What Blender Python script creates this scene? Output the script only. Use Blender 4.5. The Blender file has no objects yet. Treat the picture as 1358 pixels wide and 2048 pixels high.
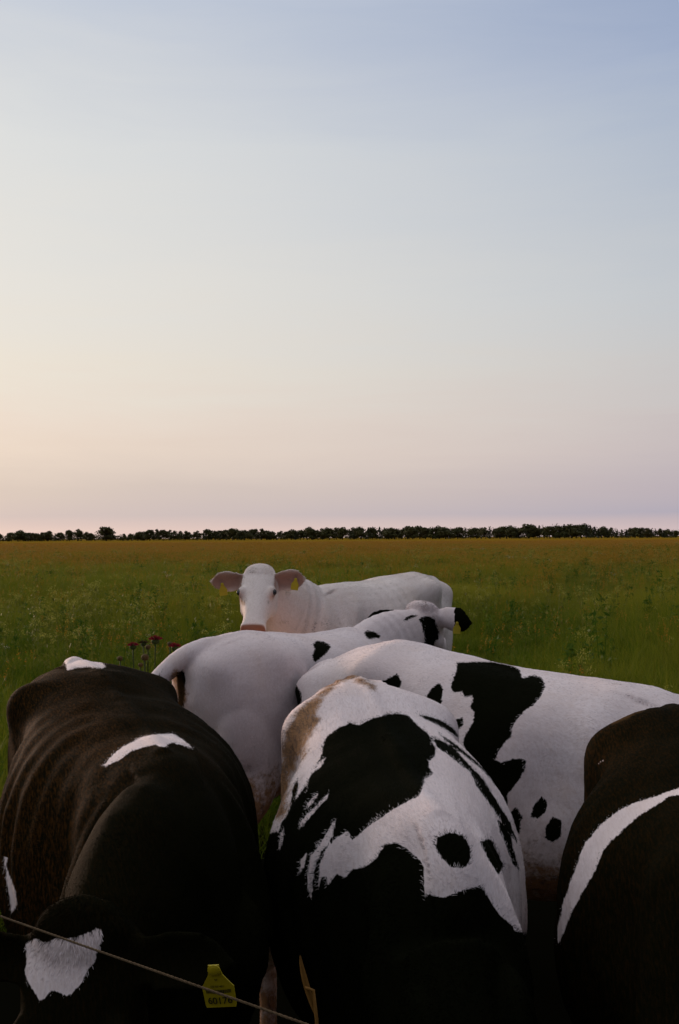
import bpy, bmesh, math, random
import numpy as np
from mathutils import Vector, Matrix, Euler

QUICK = False            # True: no hair, no grass (layout tests)
random.seed(7)
RNG = np.random.default_rng(7)
S = bpy.context.scene
COL = S.collection
R = math.radians

# ------------------------------------------------------------------ camera
CAM_H = 1.75
PITCH, ROLL = R(1.46), R(0.32)
cam_d = bpy.data.cameras.new('camera')
cam = bpy.data.objects.new('camera', cam_d)
COL.objects.link(cam)
cam_d.sensor_fit = 'VERTICAL'
cam_d.sensor_height = 36.0
cam_d.lens = 35.0
cam_d.clip_start = 0.05
cam_d.clip_end = 12000
CAM_M = Matrix.Translation((0, 0, CAM_H)) @ Matrix.Rotation(R(90) + PITCH, 4, 'X') @ Matrix.Rotation(-ROLL, 4, 'Z')
cam.matrix_world = CAM_M
S.camera = cam
CAM_I = np.array(CAM_M.inverted())
PXF = 35.0 / 36.0 * 2048


def project(P):
    """world points (n,3) -> coordinates in the photograph's pixels"""
    Q = P @ CAM_I[:3, :3].T + CAM_I[:3, 3]
    z = np.minimum(Q[:, 2], -0.05)
    return np.stack([679 + Q[:, 0] / -z * PXF, 1024 - Q[:, 1] / -z * PXF], 1)


# ------------------------------------------------------------------ sky and sun
SUN_AZ = R(-40)          # to the left of the view direction (+Y)
SUN_EL = R(6)


def lin(c):
    return tuple(((v / 255) / 12.92 if v / 255 <= 0.04045 else ((v / 255 + 0.055) / 1.055) ** 2.4) for v in c)


world = bpy.data.worlds.new('World')
S.world = world
world.use_nodes = True
WN, WL = world.node_tree.nodes, world.node_tree.links
WN.clear()


def wn(t, **k):
    n = WN.new(t)
    for a, b in k.items():
        setattr(n, a, b)
    return n


def wmath(op, a, b=None, clamp=False):
    n = wn('ShaderNodeMath', operation=op, use_clamp=clamp)
    for i, v in enumerate((a, b)):
        if v is None:
            continue
        if isinstance(v, (int, float)):
            n.inputs[i].default_value = v
        else:
            WL.new(v, n.inputs[i])
    return n.outputs[0]


tc = wn('ShaderNodeTexCoord')
sep = wn('ShaderNodeSeparateXYZ')
WL.new(tc.outputs['Generated'], sep.inputs[0])
elev = wmath('MULTIPLY', wmath('ARCSINE', sep.outputs['Z']), 180 / math.pi)
# thin veils of high cloud: long faint streaks that shift the gradient a little
mp = wn('ShaderNodeMapping')
mp.inputs['Scale'].default_value = (2.2, 2.2, 16)
mp.inputs['Rotation'].default_value = (R(4), 0, R(20))
WL.new(tc.outputs['Generated'], mp.inputs[0])
nz = wn('ShaderNodeTexNoise')
nz.inputs['Scale'].default_value = 1.7
nz.inputs['Detail'].default_value = 7
nz.inputs['Roughness'].default_value = 0.58
nz.inputs['Distortion'].default_value = 0.5
WL.new(mp.outputs[0], nz.inputs['Vector'])
streak = wmath('SUBTRACT', nz.outputs['Fac'], 0.5)
elev_pos = wmath('MAXIMUM', elev, 0.0)
elev_w = wmath('ADD', elev_pos, wmath('MULTIPLY', streak, wmath('MULTIPLY', wmath('MINIMUM', elev_pos, 8.0), 0.62)))
tpos = wmath('SQRT', wmath('DIVIDE', wmath('MAXIMUM', elev_w, 0.0), 90.0), clamp=True)
# azimuth relative to the sun
hx, hy = math.sin(SUN_AZ), math.cos(SUN_AZ)
dot = wmath('ADD', wmath('MULTIPLY', sep.outputs['X'], hx), wmath('MULTIPLY', sep.outputs['Y'], hy))
hlen = wmath('SQRT', wmath('MAXIMUM', wmath('SUBTRACT', 1.0, wmath('MULTIPLY', sep.outputs['Z'], sep.outputs['Z'])), 0.0004))
cosaz = wmath('DIVIDE', dot, hlen)

EL = [0, .43, .86, 1.3, 2.7, 5.0, 6.5, 9.3, 13.7, 21.3, 25, 28.4, 45, 90]
SKY_SIDE = [(236, 208, 196), (232, 206, 196), (220, 199, 193), (211, 195, 191), (217, 201, 191), (234, 216, 201),
            (236, 220, 206), (236, 227, 214), (232, 228, 221), (224, 225, 224), (214, 217, 221), (201, 208, 220), (228, 231, 236), (240, 240, 242)]
SKY_CROSS = [(212, 190, 190), (208, 188, 190), (197, 181, 186), (180, 173, 186), (190, 179, 186), (201, 190, 191),
             (204, 196, 195), (203, 201, 201), (198, 202, 207), (180, 190, 206), (166, 179, 204), (155, 170, 199), (214, 219, 228), (240, 240, 242)]
SKY_SUN = [(250, 205, 150), (250, 207, 155), (249, 208, 160), (246, 206, 165), (250, 215, 172), (253, 228, 185),
           (253, 232, 195), (251, 236, 210), (246, 235, 220), (236, 232, 226), (226, 227, 228), (216, 221, 228), (236, 237, 240), (240, 240, 242)]
SKY_BACK = [(44, 43, 55), (44, 43, 55), (44, 43, 56), (45, 44, 57), (46, 45, 59), (48, 47, 62),
            (50, 50, 66), (54, 55, 73), (61, 63, 83), (82, 86, 108), (84, 89, 111), (92, 98, 120), (132, 140, 160), (240, 240, 242)]


def sky_ramp(cols):
    n = wn('ShaderNodeValToRGB')
    cr = n.color_ramp
    cr.interpolation = 'LINEAR'
    while len(cr.elements) < len(EL):
        cr.elements.new(0.5)
    for e, el, c in zip(cr.elements, EL, cols):
        e.position = math.sqrt(el / 90.0)
    for e, el, c in zip(cr.elements, EL, cols):
        e.color = (*lin(c), 1)
    WL.new(tpos, n.inputs[0])
    return n.outputs[0]


def wmix(f, a, b, blend='MIX'):
    n = wn('ShaderNodeMix', data_type='RGBA', blend_type=blend)
    if isinstance(f, (int, float)):
        n.inputs[0].default_value = f
    else:
        WL.new(f, n.inputs[0])
    for i, v in ((6, a), (7, b)):
        if isinstance(v, tuple):
            n.inputs[i].default_value = v
        else:
            WL.new(v, n.inputs[i])
    return n.outputs[2]


def maprange(v, a, b):
    n = wn('ShaderNodeMapRange', interpolation_type='LINEAR')
    n.clamp = True
    WL.new(v, n.inputs[0])
    n.inputs[1].default_value = a
    n.inputs[2].default_value = b
    return n.outputs[0]


def cdeg(d):
    return math.cos(R(d))


az_l, az_r = cdeg(40 - 18.8), cdeg(40 + 18.8)
col = wmix(maprange(cosaz, az_r, az_l), sky_ramp(SKY_CROSS), sky_ramp(SKY_SIDE))
col = wmix(maprange(cosaz, az_l, 1.0), col, sky_ramp(SKY_SUN))
col = wmix(maprange(cosaz, az_r, -1.0), col, sky_ramp(SKY_BACK))
# the glow round the low sun is brighter than the film shows at the frame's edge
glow = wmath('MULTIPLY', wmath('POWER', maprange(cosaz, az_l, 1.0), 1.5), wmath('POWER', wmath('SUBTRACT', 1.0, wmath('DIVIDE', elev_pos, 90.0)), 3.0))
gl = wn('ShaderNodeVectorMath', operation='SCALE')
WL.new(col, gl.inputs[0])
WL.new(wmath('ADD', 1.0, wmath('MULTIPLY', glow, 1.9)), gl.inputs['Scale'])
col = gl.outputs[0]
nish = wn('ShaderNodeTexSky', sky_type='NISHITA')
nish.sun_disc = False
nish.sun_elevation = SUN_EL
nish.sun_rotation = SUN_AZ
nish.air_density = 1.0
nish.dust_density = 1.5
nish.ozone_density = 1.0
bg_sky = wn('ShaderNodeBackground')
WL.new(nish.outputs[0], bg_sky.inputs[0])
bg_sky.inputs[1].default_value = 0.06
bg_veil = wn('ShaderNodeBackground')
WL.new(col, bg_veil.inputs[0])
bg_veil.inputs[1].default_value = 1.02
mixbg = wn('ShaderNodeMixShader')
mixbg.inputs[0].default_value = 0.94          # the high haze veil lies over the clear sky
WL.new(bg_sky.outputs[0], mixbg.inputs[1])
WL.new(bg_veil.outputs[0], mixbg.inputs[2])
wo = wn('ShaderNodeOutputWorld')
WL.new(mixbg.outputs[0], wo.inputs[0])

sun_d = bpy.data.lights.new('sun', 'SUN')
sun_d.energy = 2.4
sun_d.angle = R(12)
sun_d.color = (1.0, 0.66, 0.48)
sun = bpy.data.objects.new('sun', sun_d)
COL.objects.link(sun)
sd = Vector((math.sin(SUN_AZ) * math.cos(SUN_EL), math.cos(SUN_AZ) * math.cos(SUN_EL), math.sin(SUN_EL)))
sun.rotation_euler = sd.to_track_quat('Z', 'Y').to_euler()
sun.location = sd * 50

S.view_settings.view_transform = 'Standard'
S.view_settings.look = 'None'
S.view_settings.exposure = 0
S.view_settings.gamma = 1
#
S.view_settings.use_curve_mapping = False
S.render.engine = 'CYCLES'
S.cycles.max_bounces = 5
S.cycles.diffuse_bounces = 3
S.cycles.transparent_max_bounces = 4


# ------------------------------------------------------------------ helpers
def tag(o, label=None, cat=None, group=None, kind=None):
    if label: o['label'] = label
    if cat: o['category'] = cat
    if group: o['group'] = group
    if kind: o['kind'] = kind
    return o


def empty(name, loc=(0, 0, 0), rz=0.0):
    o = bpy.data.objects.new(name, None)
    o.empty_display_size = 0.2
    o.location = loc
    o.rotation_euler = (0, 0, rz)
    COL.objects.link(o)
    return o


def mesh_np(name, V, F):
    """V (n,3); F list of faces or (m,k) int array"""
    me = bpy.data.meshes.new(name)
    V = np.asarray(V, dtype=np.float32)
    if isinstance(F, np.ndarray):
        m, k = F.shape
        me.vertices.add(len(V))
        me.vertices.foreach_set('co', V.ravel())
        me.loops.add(m * k)
        me.loops.foreach_set('vertex_index', F.astype(np.int32).ravel())
        me.polygons.add(m)
        me.polygons.foreach_set('loop_start', np.arange(0, m * k, k, dtype=np.int32))
        me.update(calc_edges=True)
        me.validate()
    else:
        me.from_pydata([tuple(v) for v in V.tolist()], [], F)
        me.update()
    return me


def link(name, me, mat=None, parent=None, smooth=True):
    o = bpy.data.objects.new(name, me)
    COL.objects.link(o)
    if mat: me.materials.append(mat)
    if parent: o.parent = parent
    if smooth and len(me.polygons):
        me.polygons.foreach_set('use_smooth', np.ones(len(me.polygons), dtype=bool))
    return o


class Shape:
    """collects closed shells into one vertex / face list"""
    def __init__(self):
        self.v, self.f, self.n = [], [], 0

    def add(self, V, F):
        V = np.asarray(V, float)
        self.f += [tuple(i + self.n for i in f) for f in F]
        self.v.append(V)
        self.n += len(V)

    def rings(self, rings):
        """loft through rings (lists of k points), both ends capped by a fan"""
        k = len(rings[0])
        V = [p for r in rings for p in r]
        F = []
        for i in range(len(rings) - 1):
            for j in range(k):
                a, b = i * k + j, i * k + (j + 1) % k
                F.append((a, b, b + k, a + k))
        c0 = len(V); V.append(np.mean(rings[0], 0))
        c1 = len(V); V.append(np.mean(rings[-1], 0))
        L = (len(rings) - 1) * k
        for j in range(k):
            F.append((c0, (j + 1) % k, j))
            F.append((c1, L + j, L + (j + 1) % k))
        self.add(V, F)

    def tube(self, pts, rad, up=(0, 0, 1), k=14, sub=3):
        """pts (n,3), rad list of (r_up, r_side) or float; up: reference direction of r_up"""
        P = np.asarray(pts, float)
        Rr = np.array([(r, r) if np.isscalar(r) else r for r in rad], float)
        if sub > 1 and len(P) > 2:
            P, Rr = smooth_path(P, sub), smooth_path(Rr, sub)
            Rr = np.maximum(Rr, 1e-4)
        T = np.gradient(P, axis=0)
        T /= np.linalg.norm(T, axis=1)[:, None] + 1e-9
        rings = []
        up = np.asarray(up, float)
        for p, t, r in zip(P, T, Rr):
            s = np.cross(t, up)
            if np.linalg.norm(s) < 1e-3:
                s = np.cross(t, (1, 0, 0.3))
            s /= np.linalg.norm(s)
            u = np.cross(s, t)
            rings.append([p + u * r[0] * math.cos(a) + s * r[1] * math.sin(a) for a in np.linspace(0, 2 * math.pi, k, endpoint=False)])
        self.rings(rings)

    def ellipsoid(self, c, r, rot=None, k=14, m=9):
        c = np.asarray(c, float)
        M = np.array(rot) if rot is not None else np.eye(3)
        rings = []
        for i in range(m):
            th = math.pi * (i + 0.35) / (m - 0.3)
            rings.append([c + M @ np.array((r[0] * math.sin(th) * math.cos(a), r[1] * math.sin(th) * math.sin(a), r[2] * math.cos(th)))
                          for a in np.linspace(0, 2 * math.pi, k, endpoint=False)])
        self.rings(rings)

    def mesh(self, name):
        return mesh_np(name, np.concatenate(self.v), self.f)


def smooth_path(P, sub):
    """Catmull-Rom through the points"""
    P = np.asarray(P, float)
    Q = np.vstack([2 * P[0] - P[1], P, 2 * P[-1] - P[-2]])
    out = []
    for i in range(1, len(Q) - 2):
        for t in np.linspace(0, 1, sub, endpoint=False):
            a, b, c, d = Q[i - 1], Q[i], Q[i + 1], Q[i + 2]
            out.append(0.5 * (2 * b + (c - a) * t + (2 * a - 5 * b + 4 * c - d) * t * t + (3 * b - a - 3 * c + d) * t ** 3))
    out.append(P[-1])
    return np.array(out)


def mat_new(name):
    m = bpy.data.materials.new(name)
    m.use_nodes = True
    nt = m.node_tree
    nt.nodes.clear()
    out = nt.nodes.new('ShaderNodeOutputMaterial')
    b = nt.nodes.new('ShaderNodeBsdfPrincipled')
    nt.links.new(b.outputs[0], out.inputs[0])
    return m, nt, b


class NT:
    def __init__(self, nt):
        self.nt = nt

    def n(self, t, inputs=None, **k):
        n = self.nt.nodes.new(t)
        for a, b in k.items():
            setattr(n, a, b)
        for a, b in (inputs or {}).items():
            self.set(n.inputs[a], b)
        return n

    def set(self, sock, v):
        if isinstance(v, bpy.types.NodeSocket):
            self.nt.links.new(v, sock)
        else:
            sock.default_value = v

    def math(self, op, a, b=0.0, clamp=False):
        return self.n('ShaderNodeMath', {0: a, 1: b}, operation=op, use_clamp=clamp).outputs[0]

    def mix(self, f, a, b, blend='MIX'):
        n = self.n('ShaderNodeMix', data_type='RGBA', blend_type=blend)
        self.set(n.inputs[0], f)
        for i, v in ((6, a), (7, b)):
            self.set(n.inputs[i], (*v, 1) if isinstance(v, tuple) and len(v) == 3 else v)
        return n.outputs[2]

    def ss(self, v, a, b):
        n = self.n('ShaderNodeMapRange', interpolation_type='SMOOTHSTEP')
        self.set(n.inputs[0], v); self.set(n.inputs[1], a); self.set(n.inputs[2], b)
        return n.outputs[0]

    def noise(self, vec, scale, detail=4, rough=0.55, dist=0.0):
        n = self.n('ShaderNodeTexNoise')
        self.nt.links.new(vec, n.inputs['Vector'])
        n.inputs['Scale'].default_value = scale
        n.inputs['Detail'].default_value = detail
        n.inputs['Roughness'].default_value = rough
        n.inputs['Distortion'].default_value = dist
        return n.outputs['Fac']

    def obj(self, scale=(1, 1, 1), rot=(0, 0, 0)):
        t = self.n('ShaderNodeTexCoord')
        m = self.n('ShaderNodeMapping')
        m.inputs['Scale'].default_value = scale
        m.inputs['Rotation'].default_value = rot
        self.nt.links.new(t.outputs['Object'], m.inputs[0])
        return m.outputs[0]

    def attr(self, name, kind='GEOMETRY'):
        return self.n('ShaderNodeAttribute', attribute_name=name, attribute_type=kind)


def simple_mat(name, color, rough=0.6, spec=0.3, var=0.25, scale=30.0):
    m, nt, b = mat_new(name)
    t = NT(nt)
    f = t.noise(t.obj(), scale)
    t.set(b.inputs['Base Color'], t.mix(f, tuple(c * (1 - var) for c in color), tuple(min(1, c * (1 + var)) for c in color)))
    b.inputs['Roughness'].default_value = rough
    b.inputs['Specular IOR Level'].default_value = spec
    return m


# ------------------------------------------------------------------ the field
def field_mat():
    m, nt, b = mat_new('field_soil')
    t = NT(nt)
    o1 = t.obj((0.02, 0.05, 1))
    o2 = t.obj((0.6, 1.2, 1))
    f1 = t.noise(o1, 1.0, 5)
    f2 = t.noise(o2, 1.0, 6, 0.7)
    g = t.mix(f2, (0.030, 0.040, 0.004), (0.065, 0.065, 0.008))
    far = t.mix(f2, (0.185, 0.115, 0.012), (0.270, 0.155, 0.016))
    tc_ = t.n('ShaderNodeTexCoord')
    sp_ = t.n('ShaderNodeSeparateXYZ')
    nt.links.new(tc_.outputs['Object'], sp_.inputs[0])
    fy = t.ss(sp_.outputs['Y'], 40.0, 150.0)      # ripe hay further out in the field, green pasture close by
    fy = t.math('MULTIPLY', fy, t.math('ADD', 0.55, t.ss(f1, 0.3, 0.6), clamp=True))
    # trampled soil under the herd, painted near black for the shade between the cows
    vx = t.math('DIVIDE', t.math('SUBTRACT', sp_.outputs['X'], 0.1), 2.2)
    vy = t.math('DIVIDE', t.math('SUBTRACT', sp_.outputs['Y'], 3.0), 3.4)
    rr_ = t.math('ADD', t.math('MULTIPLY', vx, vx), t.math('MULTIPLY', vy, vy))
    mud_shade = t.ss(t.math('ADD', rr_, t.math('MULTIPLY', f2, 0.5)), 1.5, 0.9)
    t.set(b.inputs['Base Color'], t.mix(mud_shade, t.mix(fy, g, far), (0.004, 0.0038, 0.002)))
    b.inputs['Roughness'].default_value = 0.95
    b.inputs['Specular IOR Level'].default_value = 0.0
    return m


def ground_height(x, y):
    return 0.05 * np.sin(x * 0.21 + 1.0) * np.sin(y * 0.13) * np.clip((y - 8) / 20, 0, 1) * np.clip((300 - y) / 200, 0, 1)


_ys = np.concatenate([np.linspace(-60, 0, 5)[:-1], np.linspace(0, 80, 60)[:-1], np.geomspace(80, 6000, 40)])
_xs = np.concatenate([-np.geomspace(40, 5000, 18)[::-1], np.linspace(-40, 40, 61)[1:-1], np.geomspace(40, 5000, 18)])
_X, _Y = np.meshgrid(_xs, _ys)
_Z = ground_height(_X, _Y)
_n, _m = _X.shape
_idx = np.arange(_n * _m).reshape(_n, _m)
_F = np.stack([_idx[:-1, :-1], _idx[:-1, 1:], _idx[1:, 1:], _idx[1:, :-1]], -1).reshape(-1, 4)
ground = link('field_ground', mesh_np('field_ground', np.stack([_X, _Y, _Z], -1).reshape(-1, 3), _F), field_mat())
tag(ground, 'flat pasture ground reaching to the distant treeline', kind='structure')


def blade_mat(name, c1, c2, tip=None, rough=0.55, trans=0.25):
    m, nt, b = mat_new(name)
    t = NT(nt)
    tint = t.attr('tint', 'INSTANCER').outputs['Fac']
    h = t.attr('h').outputs['Fac']
    c = t.mix(tint, c1, c2)
    if tip:
        c = t.mix(t.ss(h, 0.55, 0.95), c, tip)
    t.set(b.inputs['Base Color'], c)
    b.inputs['Roughness'].default_value = rough
    b.inputs['Specular IOR Level'].default_value = 0.04
    tr = t.n('ShaderNodeBsdfTranslucent')
    t.set(tr.inputs['Color'], c)
    mx = t.n('ShaderNodeMixShader', {0: trans})
    nt.links.new(b.outputs[0], mx.inputs[1]); nt.links.new(tr.outputs[0], mx.inputs[2])
    out = [n for n in nt.nodes if n.type == 'OUTPUT_MATERIAL'][0]
    nt.links.new(mx.outputs[0], out.inputs[0])
    return m


G_GREEN = blade_mat('grass_green', (0.070, 0.130, 0.006), (0.185, 0.180, 0.012), (0.190, 0.200, 0.018), trans=0.4)
G_SEED = blade_mat('grass_seed', (0.13, 0.125, 0.010), (0.230, 0.150, 0.012), (0.36, 0.190, 0.024), trans=0.35)
G_WEED = blade_mat('weed_leaf', (0.040, 0.095, 0.010), (0.100, 0.150, 0.016), trans=0.35)
G_PALE = blade_mat('pale_panicle', (0.11, 0.14, 0.018), (0.16, 0.17, 0.028), (0.30, 0.30, 0.06), trans=0.35)
G_FLOWER = blade_mat('white_flower', (0.055, 0.075, 0.012), (0.070, 0.085, 0.014), (0.50, 0.46, 0.34))


class Blades:
    def __init__(self, seed):
        self.v, self.f, self.h = [], [], []
        self.r = random.Random(seed)

    def strip(self, pts, w, hs):
        """ribbon through pts with half widths w"""
        r = self.r
        a = r.uniform(0, math.pi)
        s = Vector((math.cos(a), math.sin(a), 0))
        b = len(self.v)
        for p, ww, h in zip(pts, w, hs):
            self.v += [p - s * ww, p + s * ww]; self.h += [h, h]
        for i in range(len(pts) - 1):
            k = b + 2 * i
            self.f.append((k, k + 1, k + 3, k + 2))

    def blade(self, x, y, L, w, lean, az):
        d = Vector((math.cos(az), math.sin(az), 0))
        P0 = Vector((x, y, 0))
        p = [P0, P0 + Vector((0, 0, L * 0.5)) + d * lean * L * 0.25, P0 + Vector((0, 0, L * (1 - 0.25 * lean))) + d * lean * L]
        self.strip(p, (w, w * 0.8, w * 0.1), (0, 0.5, 1.0))

    def leafquad(self, c, size, h):
        r = self.r
        n = Vector((r.gauss(0, 1), r.gauss(0, 1), r.gauss(0, .7))).normalized()
        t = n.orthogonal().normalized(); t.rotate(Matrix.Rotation(r.uniform(0, 6.28), 3, n)); s = n.cross(t)
        b = len(self.v)
        self.v += [c - t * size, c - s * size * 0.4, c + t * size, c + s * size * 0.4]; self.h += [h] * 4
        self.f.append((b, b + 1, b + 2, b + 3))

    def build(self, name, mat):
        me = bpy.data.meshes.new(name)
        me.from_pydata([tuple(v) for v in self.v], [], self.f)
        a = me.attributes.new('h', 'FLOAT', 'POINT')
        a.data.foreach_set('value', np.array(self.h, np.float32))
        me.materials.append(mat)
        return bpy.data.objects.new(name, me)


def proto_grass(seed, n, H, spread, w=0.0022):
    B = Blades(seed); r = B.r
    for _ in range(n):
        a, q = r.uniform(0, 6.28), spread * math.sqrt(r.random())
        B.blade(math.cos(a) * q, math.sin(a) * q, H * r.uniform(0.45, 1.05), w * r.uniform(.7, 1.4), r.uniform(0.05, 0.6), r.uniform(0, 6.28))
    return B.build('grass_tuft', G_GREEN)


def proto_seed(seed, n, H, spread, mat, plume=0.10, name='seed_grass'):
    B = Blades(seed); r = B.r
    for _ in range(n):
        a, q = r.uniform(0, 6.28), spread * math.sqrt(r.random())
        x, y = math.cos(a) * q, math.sin(a) * q
        L = H * r.uniform(0.7, 1.05); az = r.uniform(0, 6.28); ln = r.uniform(0.03, 0.22)
        d = Vector((math.cos(az), math.sin(az), 0))
        P0 = Vector((x, y, 0)); top = P0 + Vector((0, 0, L)) + d * ln * L
        mid = P0 + Vector((0, 0, L * .6)) + d * ln * L * .3
        B.strip([P0, mid, top], (0.0013, 0.0011, 0.0008), (0, .4, .6))
        for i in range(9):                                           # the ripe panicle
            u = r.random()
            c = top + Vector((r.gauss(0, .012 * (1.1 - u)), r.gauss(0, .012 * (1.1 - u)), -plume * 0.5 + plume * u))
            B.leafquad(c, r.uniform(0.006, 0.012), 1.0)
        if r.random() < 0.8:
            B.blade(x, y, L * .5, 0.002, 0.5, r.uniform(0, 6.28))
    return B.build(name, mat)


def proto_weed(seed, H, mat, heads=0, leafy=70):
    B = Blades(seed); r = B.r
    for s in range(r.randint(3, 5)):
        a = r.uniform(0, 6.28); q = r.uniform(0, .10)
        P0 = Vector((math.cos(a) * q, math.sin(a) * q, 0)); az = r.uniform(0, 6.28)
        L = H * r.uniform(.65, 1.05); top = P0 + Vector((math.cos(az) * L * .15, math.sin(az) * L * .15, L))
        B.strip([P0, (P0 + top) / 2, top], (.004, .003, .002), (0, .3, .5))
        for i in range(leafy // 4):
            u = r.uniform(.1, .98)
            c = P0.lerp(top, u) + Vector((r.gauss(0, .05), r.gauss(0, .05), r.gauss(0, .02))) * (1.25 - u)
            B.leafquad(c, r.uniform(.018, .045), .3)
        for i in range(heads):
            B.leafquad(top + Vector((r.gauss(0, .03), r.gauss(0, .03), r.uniform(-.03, .03))), r.uniform(.006, .013), 1.0)
    return B.build('weed', mat)


def scatter(name, label, protos, P, scl, rot, tint, idx):
    """one object: points carrying grass plants"""
    pc = bpy.data.collections.new(name + '_plants')
    for i, o in enumerate(protos):
        o.name = 'plant_%02d' % i
        pc.objects.link(o)
    me = bpy.data.meshes.new(name)
    n = len(P)
    me.vertices.add(n)
    me.vertices.foreach_set('co', P.astype(np.float32).ravel())
    for nm_, ty, arr, key in (('scl', 'FLOAT_VECTOR', scl, 'vector'), ('rot', 'FLOAT_VECTOR', rot, 'vector'), ('tint', 'FLOAT', tint, 'value'), ('pick', 'INT', idx, 'value')):
        a = me.attributes.new(nm_, ty, 'POINT')
        a.data.foreach_set(key, arr.astype(np.int32 if ty == 'INT' else np.float32).ravel())
    o = bpy.data.objects.new(name, me)
    COL.objects.link(o)
    ng = bpy.data.node_groups.new(name, 'GeometryNodeTree')
    ng.interface.new_socket('Geometry', in_out='INPUT', socket_type='NodeSocketGeometry')
    ng.interface.new_socket('Geometry', in_out='OUTPUT', socket_type='NodeSocketGeometry')
    N_ = ng.nodes; L_ = ng.links
    gi, go = N_.new('NodeGroupInput'), N_.new('NodeGroupOutput')
    ci = N_.new('GeometryNodeCollectionInfo'); ci.inputs['Collection'].default_value = pc
    ci.inputs['Separate Children'].default_value = True; ci.inputs['Reset Children'].default_value = True
    ip = N_.new('GeometryNodeInstanceOnPoints'); ip.inputs['Pick Instance'].default_value = True

    def na(nm_, ty):
        q = N_.new('GeometryNodeInputNamedAttribute'); q.data_type = ty; q.inputs[0].default_value = nm_
        return [s for s in q.outputs if s.enabled and s.name == 'Attribute'][0]
    L_.new(gi.outputs[0], ip.inputs['Points']); L_.new(ci.outputs[0], ip.inputs['Instance'])
    L_.new(na('pick', 'INT'), ip.inputs['Instance Index']); L_.new(na('scl', 'FLOAT_VECTOR'), ip.inputs['Scale'])
    e2r = N_.new('FunctionNodeEulerToRotation'); L_.new(na('rot', 'FLOAT_VECTOR'), e2r.inputs[0]); L_.new(e2r.outputs[0], ip.inputs['Rotation'])
    L_.new(ip.outputs[0], go.inputs[0])
    o.modifiers.new('plants', 'NODES').node_group = ng
    tag(o, label, kind='stuff')
    return o


def lowfreq(x, y, seed, sc):
    r = np.random.default_rng(seed)
    out = np.zeros(len(x))
    for _ in range(10):
        k = r.normal(0, 1, 2) * sc
        out += np.sin(x * k[0] + y * k[1] * 0.7 + r.uniform(0, 6.28))
    return out / 3.2


def wedge(n, y0, y1, power, seed, half=0.42):
    """points in the wedge in front of the camera, density falling with distance"""
    r = np.random.default_rng(seed)
    u = r.random(n)
    p = 2 - power
    y = (y0 ** p + u * (y1 ** p - y0 ** p)) ** (1 / p)
    x = r.uniform(-1, 1, n) * (half * y + 2.5)
    return x, y, r


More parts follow.
